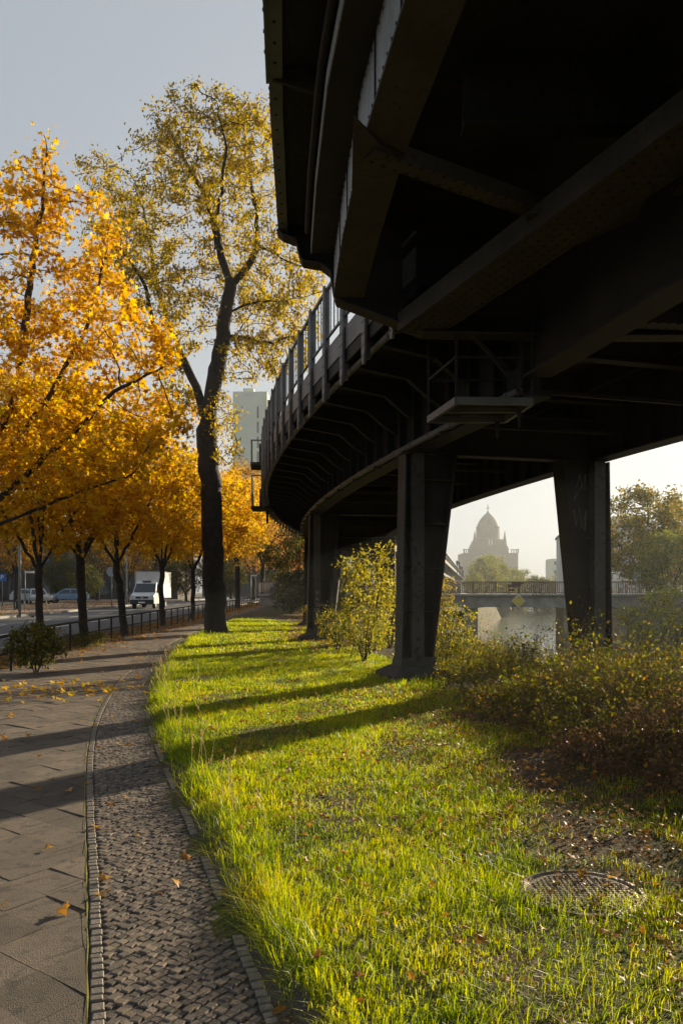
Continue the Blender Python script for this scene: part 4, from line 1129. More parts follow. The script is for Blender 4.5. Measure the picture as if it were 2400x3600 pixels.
# ------------------------------------------------------------------ the church
CH = Vector((110.5, 602, hz(110, 600) + 0)); CH.z = 1.0
ch = empty('church', tuple(CH), 0, 'dark domed church with two thin side spires and a cross, seen in haze', 'church')
u = 602 / 1829.
def H(y): return (1360 - y) * u + EYE - CH.z
b = MB(); b.box((0, 0, H(1262) / 2 - 5), (82 * u, 22, H(1262) + 10)); b.prism([(-41 * u, H(1262.2)), (41 * u, H(1262.2)), (31 * u, H(1241)), (-31 * u, H(1241))], -11, 11, lambda x, z, t: (x, t, z)); b.build('tower_base', M['church'], ch)
b = MB(); b.box((0, 2, H(1272) / 2 - 5), (122 * u, 30, H(1272) + 10)); b.build('nave', M['church'], ch)
b = MB(); b.lathe([(29.5 * u, H(1290)), (29 * u, H(1242)), (27 * u, H(1236)), (26.6 * u, H(1213)), (27.2 * u, H(1212)), (27.2 * u, H(1210.5)), (25.6 * u, H(1209.5))], 16); b.build('drum', M['church'], ch)
b = MB(); b.lathe([(25.2 * u, H(1210)), (23.4 * u, H(1204)), (20.6 * u, H(1198)), (16.6 * u, H(1192)), (12 * u, H(1186.5)), (7.4 * u, H(1182)), (3.6 * u, H(1178.5)), (1.5 * u, H(1174.5)), (.5 * u, H(1169))], 24); b.build('dome', M['church_roof'], ch, smooth=False)
b = MB(); b.box((0, 0, H(1170)), (.5, .5, 22 * u)); b.box((0, 0, H(1167)), (8 * u, .5, .5)); b.build('cross', M['church_roof'], ch)
for s in (-1, 1):
    b = MB(); x = s * 34 * u; b.lathe([(4.6 * u, H(1290)), (4.4 * u, H(1244)), (3.6 * u, H(1241)), (.2 * u, H(1220))], 8, (x, -8, 0)); b.build('spire', M['church_roof'], ch)
    b = MB()
    for k in range(4): b.box((s * (46 + k * 5) * u, -13, H(1268.5)), (.6, .6, 7.5 * u))
    b.box((s * 53 * u, -13, H(1264.5)), (20 * u, .5, .5)); b.box((s * 60.5 * u, -13, H(1268)), (2.4 * u, 2, 10 * u)); b.build('balustrade', M['church'], ch)
for s in (-1, 1):
    b = MB(); b.prism([(s * 3 * u - 1.3 * u, H(1254)), (s * 3 * u + 1.3 * u, H(1254)), (s * 3 * u + 1.3 * u, H(1243)), (s * 3 * u, H(1240)), (s * 3 * u - 1.3 * u, H(1243))], -11.3, -11.05, lambda x, z, t: (x, t, z)); b.build('window', M['pale_wall'], ch)

# ------------------------------------------------------------------ buildings
def block(name, lb, x, y, wd, dp, h, m, z0=0, wins=None, winm='winglass', roof=None, rz=0, cat='building'):
    r = empty(name, (x, y, z0), rz, lb, cat)
    b = MB(); b.box((0, 0, h / 2 - 2), (wd, dp, h + 4)); b.build('wall', M[m], r)
    if roof: 
        b = MB(); b.box((0, 0, h + .25), (wd + .6, dp + .6, .5)); b.build('roof', M[roof], r)
    if wins:
        nx_, nz_, ww, wh = wins
        for i in range(nx_):
            for j in range(nz_):
                X = -wd / 2 + wd * (i + .5) / nx_; Z = h * (j + .55) / nz_
                b = MB()
                for dx, dz, sx, sz in ((-ww / 2, 0, .12, wh), (ww / 2, 0, .12, wh), (0, -wh / 2, ww + .12, .14), (0, wh / 2, ww + .12, .14), (0, 0, .08, wh)):
                    b.box((X + dx, -dp / 2 - .03, Z + dz), (sx, .08, sz))
                f = b.build('window', M['pale_wall' if m == 'pale_wall' else 'dim_wall'], r)
                b = MB(); b.box((X, -dp / 2 - .012, Z), (ww, .02, wh)); b.build('pane', M[winm], f)
    return r
tw = block('tower_block', 'tall pale green grey tower block behind the yellow trees', -25.6, 230, 9.6, 14, 57, 'tower_wall', z0=1)
b = MB(); b.box((7.0, 2, 26), (4.4, 10, 56)); b.build('stair_tower', M['tower_wall'], tw)
b = MB(); b.box((10.5, 3, 24.5), (3.0, 9, 53)); b.build('wing', M['pale_wall'], tw)
for k in range(12):
    b = MB(); b.box((2.2, -7.02, 5 + k * 4.2), (.5, .06, 3.2)); b.build('window_strip', M['winglass'], tw)
b = MB()
for k in range(6): b.box((8.9 + k * .8, -1.5, 55.0), (.06, .06, 1.6))
b.box((10.9, -1.5, 55.8), (4.2, .06, .06)); b.build('roof_railing', M['pole'], tw)
b = MB(); b.box((-1, 0, 58.2), (3, 4, 2)); b.build('roof_house', M['tower_wall'], tw)
block('long_building', 'dim brown building with rows of windows at the far left behind the parked cars', -46, 118, 46, 12, 9.0, 'dim_wall', wins=(11, 2, 1.7, 2.2), roof='dark_wall')
block('far_house', 'brown house at the end of the street behind the truck', -14, 172, 30, 12, 13, 'dim_wall', wins=(8, 3, 1.5, 2.0), roof='dark_wall')
block('bank_house', 'pale narrow house right of the church, half hidden by the column', 53.3, 185, 6, 10, 14.2, 'pale_wall', wins=(2, 4, 1.2, 1.6), roof='dark_wall', rz=-.2)
block('far_flats', 'low pale block of flats in haze between church and pale house', 107.5, 400, 7, 12, 18.3, 'tower_wall', wins=(2, 4, 1.3, 1.6))
block('bank_flats', 'pale hazy block behind the big tree at the right edge', 87, 250, 12, 12, 25.0, 'pale_wall', wins=(4, 6, 1.4, 1.8))

# ------------------------------------------------------------------ street furniture
fr = empty('railing_fence', (fence_x(20), 20, 0), 0, 'low rusty steel tube railing between footpath and street', 'fence')
FO = fr.location.copy()
fy = list(np.arange(9.5, 96, 1.4)); 
for y in fy:
    x = fence_x(y); z = hz(x, y); b = MB(); b.tube([(x, y, z - .2), (x, y, z + .84)], .034, 6); b.build('post', M['fence'], fr, FO)
for hgt in (.84, .46):
    b = MB(); b.tube([(fence_x(y), y, hz(fence_x(y), y) + hgt) for y in fy], .032 if hgt > .5 else .022, 6); b.build('rail', M['fence'], fr, FO, smooth=True)

def vehicle_wheel(parent, c, r, wd):
    b = MB(); n = 18
    b.tube([(c[0] - wd / 2, c[1], c[2]), (c[0] - wd / 2 + .03, c[1], c[2]), (c[0] + wd / 2 - .03, c[1], c[2]), (c[0] + wd / 2, c[1], c[2])], [r * .93, r, r, r * .93], n)
    wv = b.build('wheel', M['tyre'], parent)
    b = MB(); s = 1 if c[0] > 0 else -1
    x = c[0] + s * wd / 2
    b.tube([(x - s * .02, c[1], c[2]), (x + s * .012, c[1], c[2])], [r * .62, r * .55], 14); b.build('rim', M['rim'], wv)

# box truck, local x to its left-right, -y forward (facing the viewer)
T = empty('box_truck', (-16.4, 65.5, hz(-16.4, 65.5) + .02), .0, 'white box truck driving towards the viewer on the street', 'truck')
b = MB()
prof = [(0.0, .45), (-.02, .95), (.12, 1.12), (.75, 1.32), (1.45, 2.12), (1.75, 2.25), (2.15, 2.25), (2.15, .38), (1.5, .38), (.2, .38)]
n = len(prof); V = []
for yv, zv in prof:
    wd = .99 if zv < 1.2 else .99 - (zv - 1.2) * .13
    V.append((-wd, yv, zv))
for yv, zv in prof:
    wd = .99 if zv < 1.2 else .99 - (zv - 1.2) * .13
    V.append((wd, yv, zv))
b.add(V, [tuple(range(n)), tuple(range(2 * n - 1, n - 1, -1))] + [(i, n + i, n + (i + 1) % n, (i + 1) % n) for i in range(n)])
b.build('cab', M['white_body'], T, bevel=.05)
b = MB(); b.prism([(.80, 1.355), (1.42, 2.085)], 0, 0, lambda u, v, t: (0, 0, 0)) if False else None
V = [(-.88, .77, 1.352), (.88, .77, 1.352), (.80, 1.40, 2.08), (-.80, 1.40, 2.08)]
b.add([(x, y - .016, z + .016) for x, y, z in V] + [(x, y + .02, z - .02) for x, y, z in V], [(0, 1, 2, 3), (4, 7, 6, 5), (0, 4, 5, 1), (1, 5, 6, 2), (2, 6, 7, 3), (3, 7, 4, 0)]); b.build('windscreen', M['glass'], T)
for s in (-1, 1):
    b = MB(); b.prism([(.95, 1.36), (1.5, 2.02), (1.98, 2.02), (1.98, 1.30)], .90, .995, lambda u, v, t, s=s: (s * (t - (v - 1.3) * .13 + .0), u, v)); b.build('side_window', M['glass'], T)
    b = MB(); b.prism([(.58, .86), (.93, .80), (.95, 1.10), (.66, 1.12)], -.03, .10, lambda u, v, t, s=s: (s * u, t - .005, v)); b.build('headlight', M['lamp_glass'], T, bevel=.015)
    b = MB(); b.box((s * 1.16, .95, 1.62), (.16, .12, .40)); b.box((s * 1.05, .95, 1.42), (.14, .05, .05)); b.build('mirror', M['black_trim'], T, bevel=.02)
    vehicle_wheel(T, (s * .84, .85, .34), .34, .22); vehicle_wheel(T, (s * .86, 4.3, .34), .34, .30)
b = MB(); b.prism([(-.50, .84), (.50, .84), (.56, 1.02), (-.56, 1.02)], -.035, .05, lambda u, v, t: (u, t, v)); gr = b.build('grille', M['black_trim'], T)
b = MB(); cz = .95
b.tube([(.12 * math.cos(a), -.045, cz + .12 * math.sin(a)) for a in np.linspace(0, 2 * PI, 17)], .014, 5)
for a in (PI / 2, PI / 2 + 2 * PI / 3, PI / 2 + 4 * PI / 3): b.beam((0, -.045, cz), (.12 * math.cos(a), -.045, cz + .12 * math.sin(a)), .022, .022)
b.build('emblem', M['chrome'], gr)
b = MB(); b.box((0, .02, .56), (1.98, .18, .38)); b.build('bumper', M['black_trim'], T, bevel=.05)
b = MB(); b.box((0, -.08, .52), (.54, .02, .12)); b.build('number_plate', M['white_sign'], T)
b = MB(); b.box((0, 4.1, 2.0), (2.16, 4.1, 2.25)); bx = b.build('cargo_box', M['box_body'], T, bevel=.04)
b = MB()
for s in (-1, 1):
    for z in (.9, 3.1): b.box((s * 1.085, 4.1, z), (.03, 4.1, .08))
    b.box((s * 1.05, 2.06, 2.0), (.1, .04, 2.2))
b.box((0, 2.05, 3.10), (2.1, .03, .08)); b.build('edge_trim', M['rim'], bx)
b = MB(); b.box((0, 4.1, .72), (.9, 4.3, .25)); b.build('chassis', M['black_trim'], T)
b = MB(); b.box((.35, 1.9, 3.42), (.07, .07, .9)) if False else b.box((.0, 1.6, 2.29), (.7, .25, .09)); b.build('roof_vent', M['black_trim'], T)

def car(x, y, rz, body, lb, L_=4.1, wagon=True):
    r = empty('parked_car', (x, y, hz(x, y) + .14 if x < RX1 else hz(x, y) + .02), rz, lb, 'car', 'cars parked across the street')
    lo = [(-2.05, .32), (-2.08, .62), (-1.98, .80), (-1.1, .93), (1.9, .96), (2.02, .80), (2.05, .35)]
    hi = [(-1.1, .93), (-.45, 1.40), (-.2, 1.47), (1.2, 1.46), (1.62, 1.38), (1.93, .97)]
    def shell(prof, w0, w1, zt):
        n = len(prof); V = []
        for s in (-1, 1):
            for a, c in prof:
                f = max(0, (c - .93) / .55); V.append((a, s * (w0 + (w1 - w0) * f), c))
        return V, [tuple(range(n)), tuple(range(2 * n - 1, n - 1, -1))] + [(i, n + i, n + (i + 1) % n, (i + 1) % n) for i in range(n)]
    b = MB(); b.add(*shell(lo, .86, .86, 1)); b.build('body', M[body], r, bevel=.06)
    b = MB(); b.add(*shell(hi, .80, .60, 1)); b.build('cabin', M[body], r, bevel=.05)
    for s in (-1, 1):
        b = MB()
        b.prism([(-.88, .99), (-.42, 1.34), (.28, 1.37), (.28, .99)], 0, .02, lambda u, v, t, s=s: (u, s * (.80 - .20 * (v - .93) / .55 + .004 + t), v))
        b.prism([(.36, .99), (.36, 1.37), (1.2, 1.36), (1.55, 1.02)], 0, .02, lambda u, v, t, s=s: (u, s * (.80 - .20 * (v - .93) / .55 + .004 + t), v))
        b.build('side_window', M['glass'], r)
        b = MB(); b.box((-2.0, s * .62, .70), (.14, .32, .16)); b.build('headlight', M['lamp_glass'], r, bevel=.03)
        b = MB(); b.box((2.02, s * .70, .85), (.08, .18, .22)); b.build('tail_light', M['rust_rail'], r)
        b = MB(); b.box((-.75, s * .95, 1.0), (.12, .18, .12)); b.build('mirror', M[body], r, bevel=.02)
        for wx in (-1.3, 1.25):
            b = MB(); b.tube([(wx, s * .70, .31), (wx, s * .88, .31)], .31, 16); wv = b.build('wheel', M['tyre'], r)
            b = MB(); b.tube([(wx, s * .875, .31), (wx, s * .895, .31)], [.2, .17], 12); b.build('rim', M['rim'], wv)
    b = MB(); V = [(-1.06, -.68, .99), (-1.06, .68, .99), (-.50, .56, 1.39), (-.50, -.56, 1.39)]
    b.add([(x_ - .03, y_, z_ + .02) for x_, y_, z_ in V], [(0, 1, 2, 3)]); b.add([(x_ - .01, y_, z_) for x_, y_, z_ in V], [(3, 2, 1, 0)]); b.build('windscreen', M['glass'], r)
    return r
car(-31.0, 80, PI + .15, 'silver_body', 'silver hatchback parked at the far left, seen side on')
car(-28.3, 82.5, .2, 'blue_body', 'blue hatchback parked across the street left of the truck')
car(-29.6, 77.5, PI / 2 + .5, 'silver_body', 'small silver car half hidden between silver hatchback and blue hatchback')
car(-5.6, 88, PI / 2, 'silver_body', 'silver car at the end of the footpath beside the viaduct')

def post_sign(x, y, h, lb, shape, m, dz=.0, facing=0, r_=.32, pole='pole', pr=.05):
    s = empty('sign_post', (x, y, hz(x, y) + (.13 if x < RX1 else 0)), facing, lb, 'sign')
    b = MB(); b.tube([(0, 0, -.2), (0, 0, h)], pr, 8); b.build('pole', M[pole], s, smooth=True)
    b = MB()
    if shape == 'round': b.tube([(0, -.06, h - .4), (0, -.085, h - .4)], r_, 20)
    elif shape == 'square': b.box((0, -.07, h - .4), (r_ * 2, .025, r_ * 2))
    elif shape == 'blade': b.box((r_, -.06, h - .15), (r_ * 2, .03, .18))
    if shape: p_ = b.build('panel', M[m], s)
    return s
post_sign(-19.9, 69, 3.4, 'grey back of a round traffic sign left of the truck', 'round', 'grey_sign', r_=.42)
ps = post_sign(-30.0, 70.5, 2.9, 'blue parking sign with a white P at the left edge', 'square', 'blue_sign', r_=.34)
text_mesh('P', .55, M['white_sign'], (0, -.092, 2.5), (1, 0, 0), ps, None, 'letter')
post_sign(-19.5, 48.3, 4.6, 'thick grey green pole on the far kerb at the left', None, 'pole', pr=.085)
post_sign(-10.9, 96, 3.3, 'white street name blade sign beyond the thick trunk', 'blade', 'white_sign', r_=.36)
post_sign(-27.0, 68, 3.1, 'white street name blade on a thin post above the silver hatchback', 'blade', 'white_sign', r_=.4)
def tall_lamp(x, y, h, lb):
    r = empty('lamp_pole', (x, y, hz(x, y) + .13), 0, lb, 'lamp post')
    b = MB(); b.tube([(0, 0, -.2), (0, 0, 1.0), (0, 0, 1.02), (0, 0, h)], [.10, .10, .075, .05], 10); b.build('pole', M['pole'], r, smooth=True)
    b = MB(); b.tube([(0, 0, h), (.4, 0, h + .25), (1.2, 0, h + .3)], .035, 8); b.build('arm', M['pole'], r, smooth=True)
    b = MB(); b.box((1.4, 0, h + .28), (.7, .22, .12)); b.build('lamp_head', M['grey_sign'], r, bevel=.03)
tall_lamp(-19.95, 74, 8.2, 'tall grey lamp post on the far kerb just left of the truck')
post_sign(-19.9, 88, 3.0, 'slim post with a small yellow box beyond the truck', 'square', 'yellow_sign', r_=.16)
for i, (x, y) in enumerate(((-23.6, 58.5), (-21.8, 58.0))):
    b = MB(); pts = [(x + .35 * math.cos(a) , y, hz(x, y) + .14 + .45 + .35 * math.sin(a)) for a in np.linspace(0, PI, 9)]
    pts = [(x + .35, y, hz(x, y))] + pts + [(x - .35, y, hz(x, y))]; b.tube(pts, .03, 6)
    tag(b.build('bicycle_stand', M['pole'], smooth=True), ('grey steel hoop for bicycles on the far pavement, left one', 'grey steel hoop for bicycles on the far pavement, right one')[i], 'bicycle stand', 'bicycle hoops on the far pavement')
# ------------------------------------------------------------------ lawn
def bushline(y):      # left limit of the brambles
    return np.interp(y, [0, 5, 6.1, 7, 9.1, 11, 13.7, 16, 20, 26, 31, 60], [3.6, 3.2, 2.75, 2.35, 1.9, 1.62, 1.5, 1.8, 1.0, -.2, -1.3, -2.5])
def vnoise(x, y, sc, seed=0):
    r = np.random.default_rng(seed).random((64, 64)); u = x / sc; v = y / sc
    i = np.floor(u).astype(int); j = np.floor(v).astype(int); fu = sm(u - i); fv = sm(v - j)
    g_ = lambda a, c: r[a % 64, c % 64]
    return (g_(i, j) * (1 - fu) + g_(i + 1, j) * fu) * (1 - fv) + (g_(i, j + 1) * (1 - fu) + g_(i + 1, j + 1) * fu) * fv
MH = (1.36, 4.5)     # manhole
def blades(n, y0, y1, hmin, hmax, wd, edge=False, seed=1, power=1.0):
    y = y0 + (y1 - y0) * rng.random(n) ** power
    l = Pr(y) + .05; r = np.where(y < 14, bushline(y) + .5, bushline(y) + .25)
    if edge: x = l + np.abs(rng.normal(size=n)) * .16 + .0
    else: x = l + (r - l) * rng.random(n)
    d = .55 * vnoise(x, y, .8, 3) + .45 * vnoise(x, y, .25, 4)
    bare = sm((x - .95 - .08 * (y - 4) + .5 * (vnoise(x, y, .9, 31) - .5)) / .8) * (y < 13) * (.35 + .65 * sm((y - 3.9) / .9))         # thinner towards the bushes
    bare = np.maximum(bare, .75 * ((y > 24) & (x > bushline(y) - .9)))
    bare = np.where((np.hypot(x - MH[0], y - MH[1]) < .55) & (y < MH[1] - .05), 0, bare)
    ok = rng.random(n) > bare * (.62 + .75 * (d < .52))
    ok &= ((x - MH[0]) ** 2 + ((y - MH[1]) / 1.0) ** 2 > .33 ** 2) | (rng.random(n) < np.where(y < MH[1] - .10, .7, .06))
    ok &= rng.random(n) < (.45 + 1.1 * d)
    x, y, d = x[ok], y[ok], d[ok]; n = len(x)
    # blades stand in tufts: a shared foot, height and lean
    nt_ = max(1, n // 8); ti = rng.integers(0, nt_, n); tx, ty = x[:nt_], y[:nt_]
    sp = .018 + .0022 * y
    loose = rng.random(n) < .35
    x = np.where(loose, x, tx[ti] + rng.normal(size=n) * sp); y = np.where(loose, y, ty[ti] + rng.normal(size=n) * sp)
    z = hland(x, y)
    th_ = rng.gamma(3.0, .33, nt_); ta = rng.random(nt_) * 2 * PI
    h = (hmin + (hmax - hmin) * rng.random(n) ** 1.4) * (.5 + .9 * vnoise(x, y, .55, 7)) * np.where(loose, 1, np.clip(th_[ti], .4, 2.0))
    a = np.where(loose, rng.random(n) * 2 * PI, ta[ti] + rng.normal(size=n) * .8); lean = rng.uniform(.2, 1.4, n) * h
    dx, dy = np.cos(a) * lean, np.sin(a) * lean
    if edge: dx = dx - .30 * h
    fx, fy = -np.sin(a + rng.normal(size=n) * .6), np.cos(a)
    w_ = wd * rng.uniform(.6, 1.3, n)
    b0 = np.stack([x, y, z - .01], 1); mid = np.stack([x + dx * .30, y + dy * .30, z + h * .62], 1); tip = np.stack([x + dx, y + dy, z + h * rng.uniform(.75, 1.0, n)], 1)
    sd = np.stack([fx, fy, np.zeros(n)], 1) * w_[:, None] * .5
    V = np.stack([b0 - sd, b0 + sd, mid + sd * .85, mid - sd * .85, tip], 1).reshape(-1, 3)
    base = np.arange(n)[:, None] * 5
    return V, base + np.array([[0, 1, 2, 3]]), base + np.array([[3, 2, 4]])
gs = []
for a in ((95000, 2.4, 6.2, .025, .070, .0034), (110000, 6, 12, .025, .068, .005), (90000, 12, 22, .03, .075, .0085), (48000, 22, 46, .035, .09, .016)):
    V, q, t = blades(*a)
    gs.append((V, q, 0)); gs.append((V, t, 0))
for a in ((5200, 2.4, 6.5, .05, .15, .0036), (7000, 6.5, 15, .05, .16, .0055), (4500, 15, 36, .05, .16, .011)):
    V, q, t = blades(*a, edge=True); gs.append((V, q, 0)); gs.append((V, t, 0))
# quads and tips share vertices per pair: merge indices
G2 = []
for i in range(0, len(gs), 2):
    G2.append(gs[i]); G2.append(gs[i + 1])
def merged(gs_, mats, name):
    Vs, quads, tris, off = [], [], [], 0
    for i in range(0, len(gs_), 2):
        V, q, _ = gs_[i]; t = gs_[i + 1][1]; Vs.append(V); quads.append(q + off); tris.append(t + off); off += len(V)
    V = np.concatenate(Vs); q = np.concatenate(quads); t = np.concatenate(tris)
    me = bpy.data.meshes.new(name); me.vertices.add(len(V)); me.vertices.foreach_set('co', V.astype(np.float32).ravel())
    idx = np.concatenate([q.ravel(), t.ravel()]); tot = np.concatenate([np.full(len(q), 4), np.full(len(t), 3)])
    me.loops.add(len(idx)); me.loops.foreach_set('vertex_index', idx.astype(np.int32)); me.polygons.add(len(tot))
    me.polygons.foreach_set('loop_start', np.concatenate([[0], np.cumsum(tot)[:-1]]).astype(np.int32)); me.polygons.foreach_set('loop_total', tot.astype(np.int32))
    me.materials.append(mats); me.update(calc_edges=True); return me
tag(link('grass', merged(gs, M['grass_blade'], 'grass')), 'sunlit green and yellow lawn grass beside the cobbles', 'grass', kind='stuff')
# seed stalks along the lawn's edge
sg_ = []
n = 70
y = 5 + 17 * rng.random(n); x = Pr(y) + .1 + np.abs(rng.normal(size=n)) * .25; z = hland(x, y)
V = []; F = []
for i in range(n):
    h = rng.uniform(.25, .5); dx, dy = rng.normal(0, .09, 2); dx -= .06
    p0 = np.array([x[i], y[i], z[i]]); p1 = p0 + (dx * .4, dy * .4, h * .6); p2 = p0 + (dx, dy, h)
    k = len(V); w_ = .0012 + y[i] * .00008
    V += [p0 + (-w_, 0, 0), p0 + (w_, 0, 0), p1 + (w_, 0, 0), p1 + (-w_, 0, 0), p2 + (w_, 0, 0), p2 + (-w_, 0, 0)]
    F += [(k, k + 1, k + 2, k + 3), (k + 3, k + 2, k + 4, k + 5)]
    for j in range(9):
        c = p1 + (p2 - p1) * (.45 + .6 * j / 9) + rng.normal(0, .006, 3); k = len(V); s_ = .007 + y[i] * .0003
        V += [c + (0, 0, -s_), c + (s_ * .5, 0, 0), c + (0, 0, s_), c + (-s_ * .5, 0, 0)]; F.append((k, k + 1, k + 2, k + 3))
tag(link('seed_stalks', raw_mesh('seed_stalks', [(np.array(V), np.array(F), 0)], M['straw'])), 'dry grass seed stalks along the lawn edge', 'grass', kind='stuff')

# ------------------------------------------------------------------ fallen leaves
def litter(x, y, z, size, flat=.35):
    n = len(x); pos = np.stack([x, y, z], 1)
    a = rng.random(n) * 2 * PI; axis_ = np.stack([np.cos(a), np.sin(a), rng.normal(size=n) * flat], 1)
    nr = np.stack([rng.normal(size=n) * flat, rng.normal(size=n) * flat, np.ones(n)], 1)
    return leaves(pos, axis_, nr, size * rng.uniform(.5, 1.2, n), 'maple')
L1 = []
n = 150; y = 14.2 + rng.normal(size=n) * .9; x = -5.2 + rng.normal(size=n) * 1.1; ok = (x < Pr(y) - .05) & (x > -7.0)
gl = [(*litter(x[ok], y[ok], hland(x[ok], y[ok]) + .055, .13, .5), 0)]
tag(link('yellow_leaves', raw_mesh('yellow_leaves', gl, M['yellow_litter'])), 'drift of yellow maple leaves lying across the footpath', 'leaves', kind='stuff')
n = 240; y = 4 + 34 * rng.random(n) ** 1.3; x = Pr(y) - rng.random(n) * 4.0; ok = (x > -7.6)
L1.append((x[ok], y[ok], hland(x[ok], y[ok]) + .042, .085))
n = 1500; y = 18 + 70 * rng.random(n); x = -7.9 + np.abs(rng.normal(size=n)) * .5
L1.append((x, y, hland(x, y) + .045, .12))
n = 3500; y = 12 + 70 * rng.random(n); x = -9.5 + 1.7 * rng.random(n)
L1.append((x, y, hland(x, y) + .03, .13))
n = 2600; y = 40 + 50 * rng.random(n); x = -20 - 11 * rng.random(n)
L1.append((x, y, hland(x, y) + .17, .16))
n = 2600; y = 3 + 11 * rng.random(n) ** .8; x = Pr(y) + .2 + (bushline(y) + 1.0 - Pr(y)) * rng.random(n) ** .75
L1.append((x, y, hland(x, y) + rng.uniform(.02, .09, n), .062))
n = 900; y = 13 + 22 * rng.random(n); x = Pr(y) + .2 + (bushline(y) + .4 - Pr(y)) * rng.random(n) ** .6
L1.append((x, y, hland(x, y) + rng.uniform(.03, .09, n), .085))
n = 1500; y = 24 + 40 * rng.random(n); x = bushline(y) + rng.normal(size=n) * .8
L1.append((x, y, hland(x, y) + .04, .12))
n = 14000; y = 2.6 + 11 * rng.random(n) ** 1.3; x = bushline(y) - 2.0 + 2.8 * rng.random(n) ** .8; ok = x > .5
Ld = litter(x[ok], y[ok], hland(x[ok], y[ok]) + rng.uniform(.03, .05, ok.sum()), .030, .6)
tag(link('dry_litter', raw_mesh('dry_litter', [(*Ld, 0)], M['dry_leaf'])), 'brown crumbled leaf litter on the bare soil by the brambles', 'leaves', kind='stuff')
gl = [(*litter(*a), 0) for a in L1]
tag(link('fallen_leaves', raw_mesh('fallen_leaves', gl, M['fallen_leaf'])), 'scattered orange and yellow fallen maple leaves', 'leaves', kind='stuff')

# ------------------------------------------------------------------ bramble thicket between lawn and canal
def canes(n, xf, hmin, hmax, wd, seglen, leafn, leafsize, arch=.8, lowbare=.35):
    Vs, Fs, Lp, La = [], [], [], []; off = 0
    for i in range(n):
        x, y = xf(); z = hz(x, y); h = rng.uniform(hmin, hmax) * float(.30 + .70 * sm((x - bushline(y)) / 3.2)) * float(.55 + .9 * vnoise(np.array([x + 50]), np.array([y]), 1.3, 21)[0]); a = rng.random() * 2 * PI; rr = rng.uniform(.2, arch) * h
        pts = []; k = 7; top = rng.uniform(.55, .9)
        for j in range(k):
            t = j / (k - 1); zz = h * math.sin(min(1, t / top) * PI / 2) * (1 if t < top else 1 - .5 * ((t - top) / (1 - top)) ** 1.5)
            pts.append((x + math.cos(a) * rr * t + rng.normal() * .03 * h, y + math.sin(a) * rr * t + rng.normal() * .03 * h, z + zz))
        polys = [(np.array(pts), wd)]
        for j in range(rng.integers(2, 5)):           # side twigs
            t = rng.integers(2, k - 1); p = np.array(pts[t]); d = rng.normal(size=3) * .22 * h + np.array([0, 0, .14 * h]); polys.append((np.array([p, p + d * .5 + rng.normal(size=3) * .02, p + d]), wd * .6))
        for q, ww in polys:
            L_ = len(q); th = np.arange(3) * 2 * PI / 3; rs = ww * np.linspace(1, .35, L_)
            ring = q[:, None, :] + np.stack([np.cos(th), np.sin(th), np.zeros(3)], 1)[None] * rs[:, None, None]
            ii = np.arange(L_ - 1)[:, None]; kk = np.arange(3)[None]
            Fs.append(np.stack([ii * 3 + kk, ii * 3 + (kk + 1) % 3, (ii + 1) * 3 + (kk + 1) % 3, (ii + 1) * 3 + kk], -1).reshape(-1, 4) + off); Vs.append(ring.reshape(-1, 3)); off += L_ * 3
            m = max(1, int(leafn * L_ / 7)); t = rng.random(m) * (L_ - 1); i0 = t.astype(int).clip(0, L_ - 2); f = (t - i0)[:, None]
            lp = q[i0] * (1 - f) + q[i0 + 1] * f + rng.normal(size=(m, 3)) * .035
            rel = (lp[:, 2] - z) / max(h, .1); ok = rng.random(m) < np.clip((rel - lowbare * .5) / .4, .08, 1)
            Lp.append(lp[ok])
    Lp = np.concatenate(Lp); m = len(Lp)
    lv = leaves(Lp, rng.normal(size=(m, 3)) + np.array([0, 0, .3]), rng.normal(size=(m, 3)) + np.array([0, 0, .7]), leafsize * rng.uniform(.5, 1.35, m), 'diamond')
    return (np.concatenate(Vs), np.concatenate(Fs), 0), (*lv, 1)
def region(y0, y1, d0, d1, pw=1.0):
    def f():
        y = y0 + (y1 - y0) * rng.random() ** pw; return float(bushline(y)) + d0 + (d1 - d0) * rng.random(), y
    return f
bm = [M['stem'], M['bramble_leaf'], M['dry_leaf']]
groups = []
for n, f, h0, h1, wd, lf, ls in ((900, region(6.3, 12, .25, 3.6), .35, 1.0, .0036, 11, .040), (1050, region(10.5, 19, .15, 5.4), .35, .9, .0045, 12, .046), (420, region(16, 27, .5, 8), .2, .45, .006, 13, .058), (150, region(24, 32, .6, 7), .25, .5, .008, 14, .07)):
    groups += list(canes(n, f, h0, h1, wd, .2, lf, ls))
for n, f, h0, h1, wd in ((450, region(6.3, 12, .2, 3.4), .4, 1.1, .0034), (450, region(10.5, 20, .15, 5.4), .35, .95, .0044)):
    gg = canes(n, f, h0, h1, wd, .2, 2, .04, arch=1.2); groups += [gg[0], (gg[1][0], gg[1][1], 2)]
tag(link('bramble_thicket', raw_mesh('bramble_thicket', groups, bm)), 'tangled bramble thicket with small yellow green leaves between lawn and canal', 'brambles', kind='stuff')
def f_near():
    y = 4.9 + 3.4 * rng.random(); return float(bushline(y)) + .05 + 1.7 * rng.random(), y
g = list(canes(820, f_near, .3, .85, .0034, .2, 12, .034, arch=1.1)); g[1] = (g[1][0], g[1][1], 2)
tag(link('dry_undergrowth', raw_mesh('dry_undergrowth', g, bm)), 'bare brown twiggy undergrowth at the right edge of the lawn', 'undergrowth', kind='stuff')
# taller wispy canes against the water
g = list(canes(50, lambda: (rng.uniform(2.4, 4.2), rng.uniform(18, 24)), .5, 1.1, .004, .2, 9, .06, arch=1.0, lowbare=.1))
tag(link('wispy_canes', raw_mesh('wispy_canes', g, bm)), 'taller wispy canes in front of the misty water', 'brambles', kind='stuff')

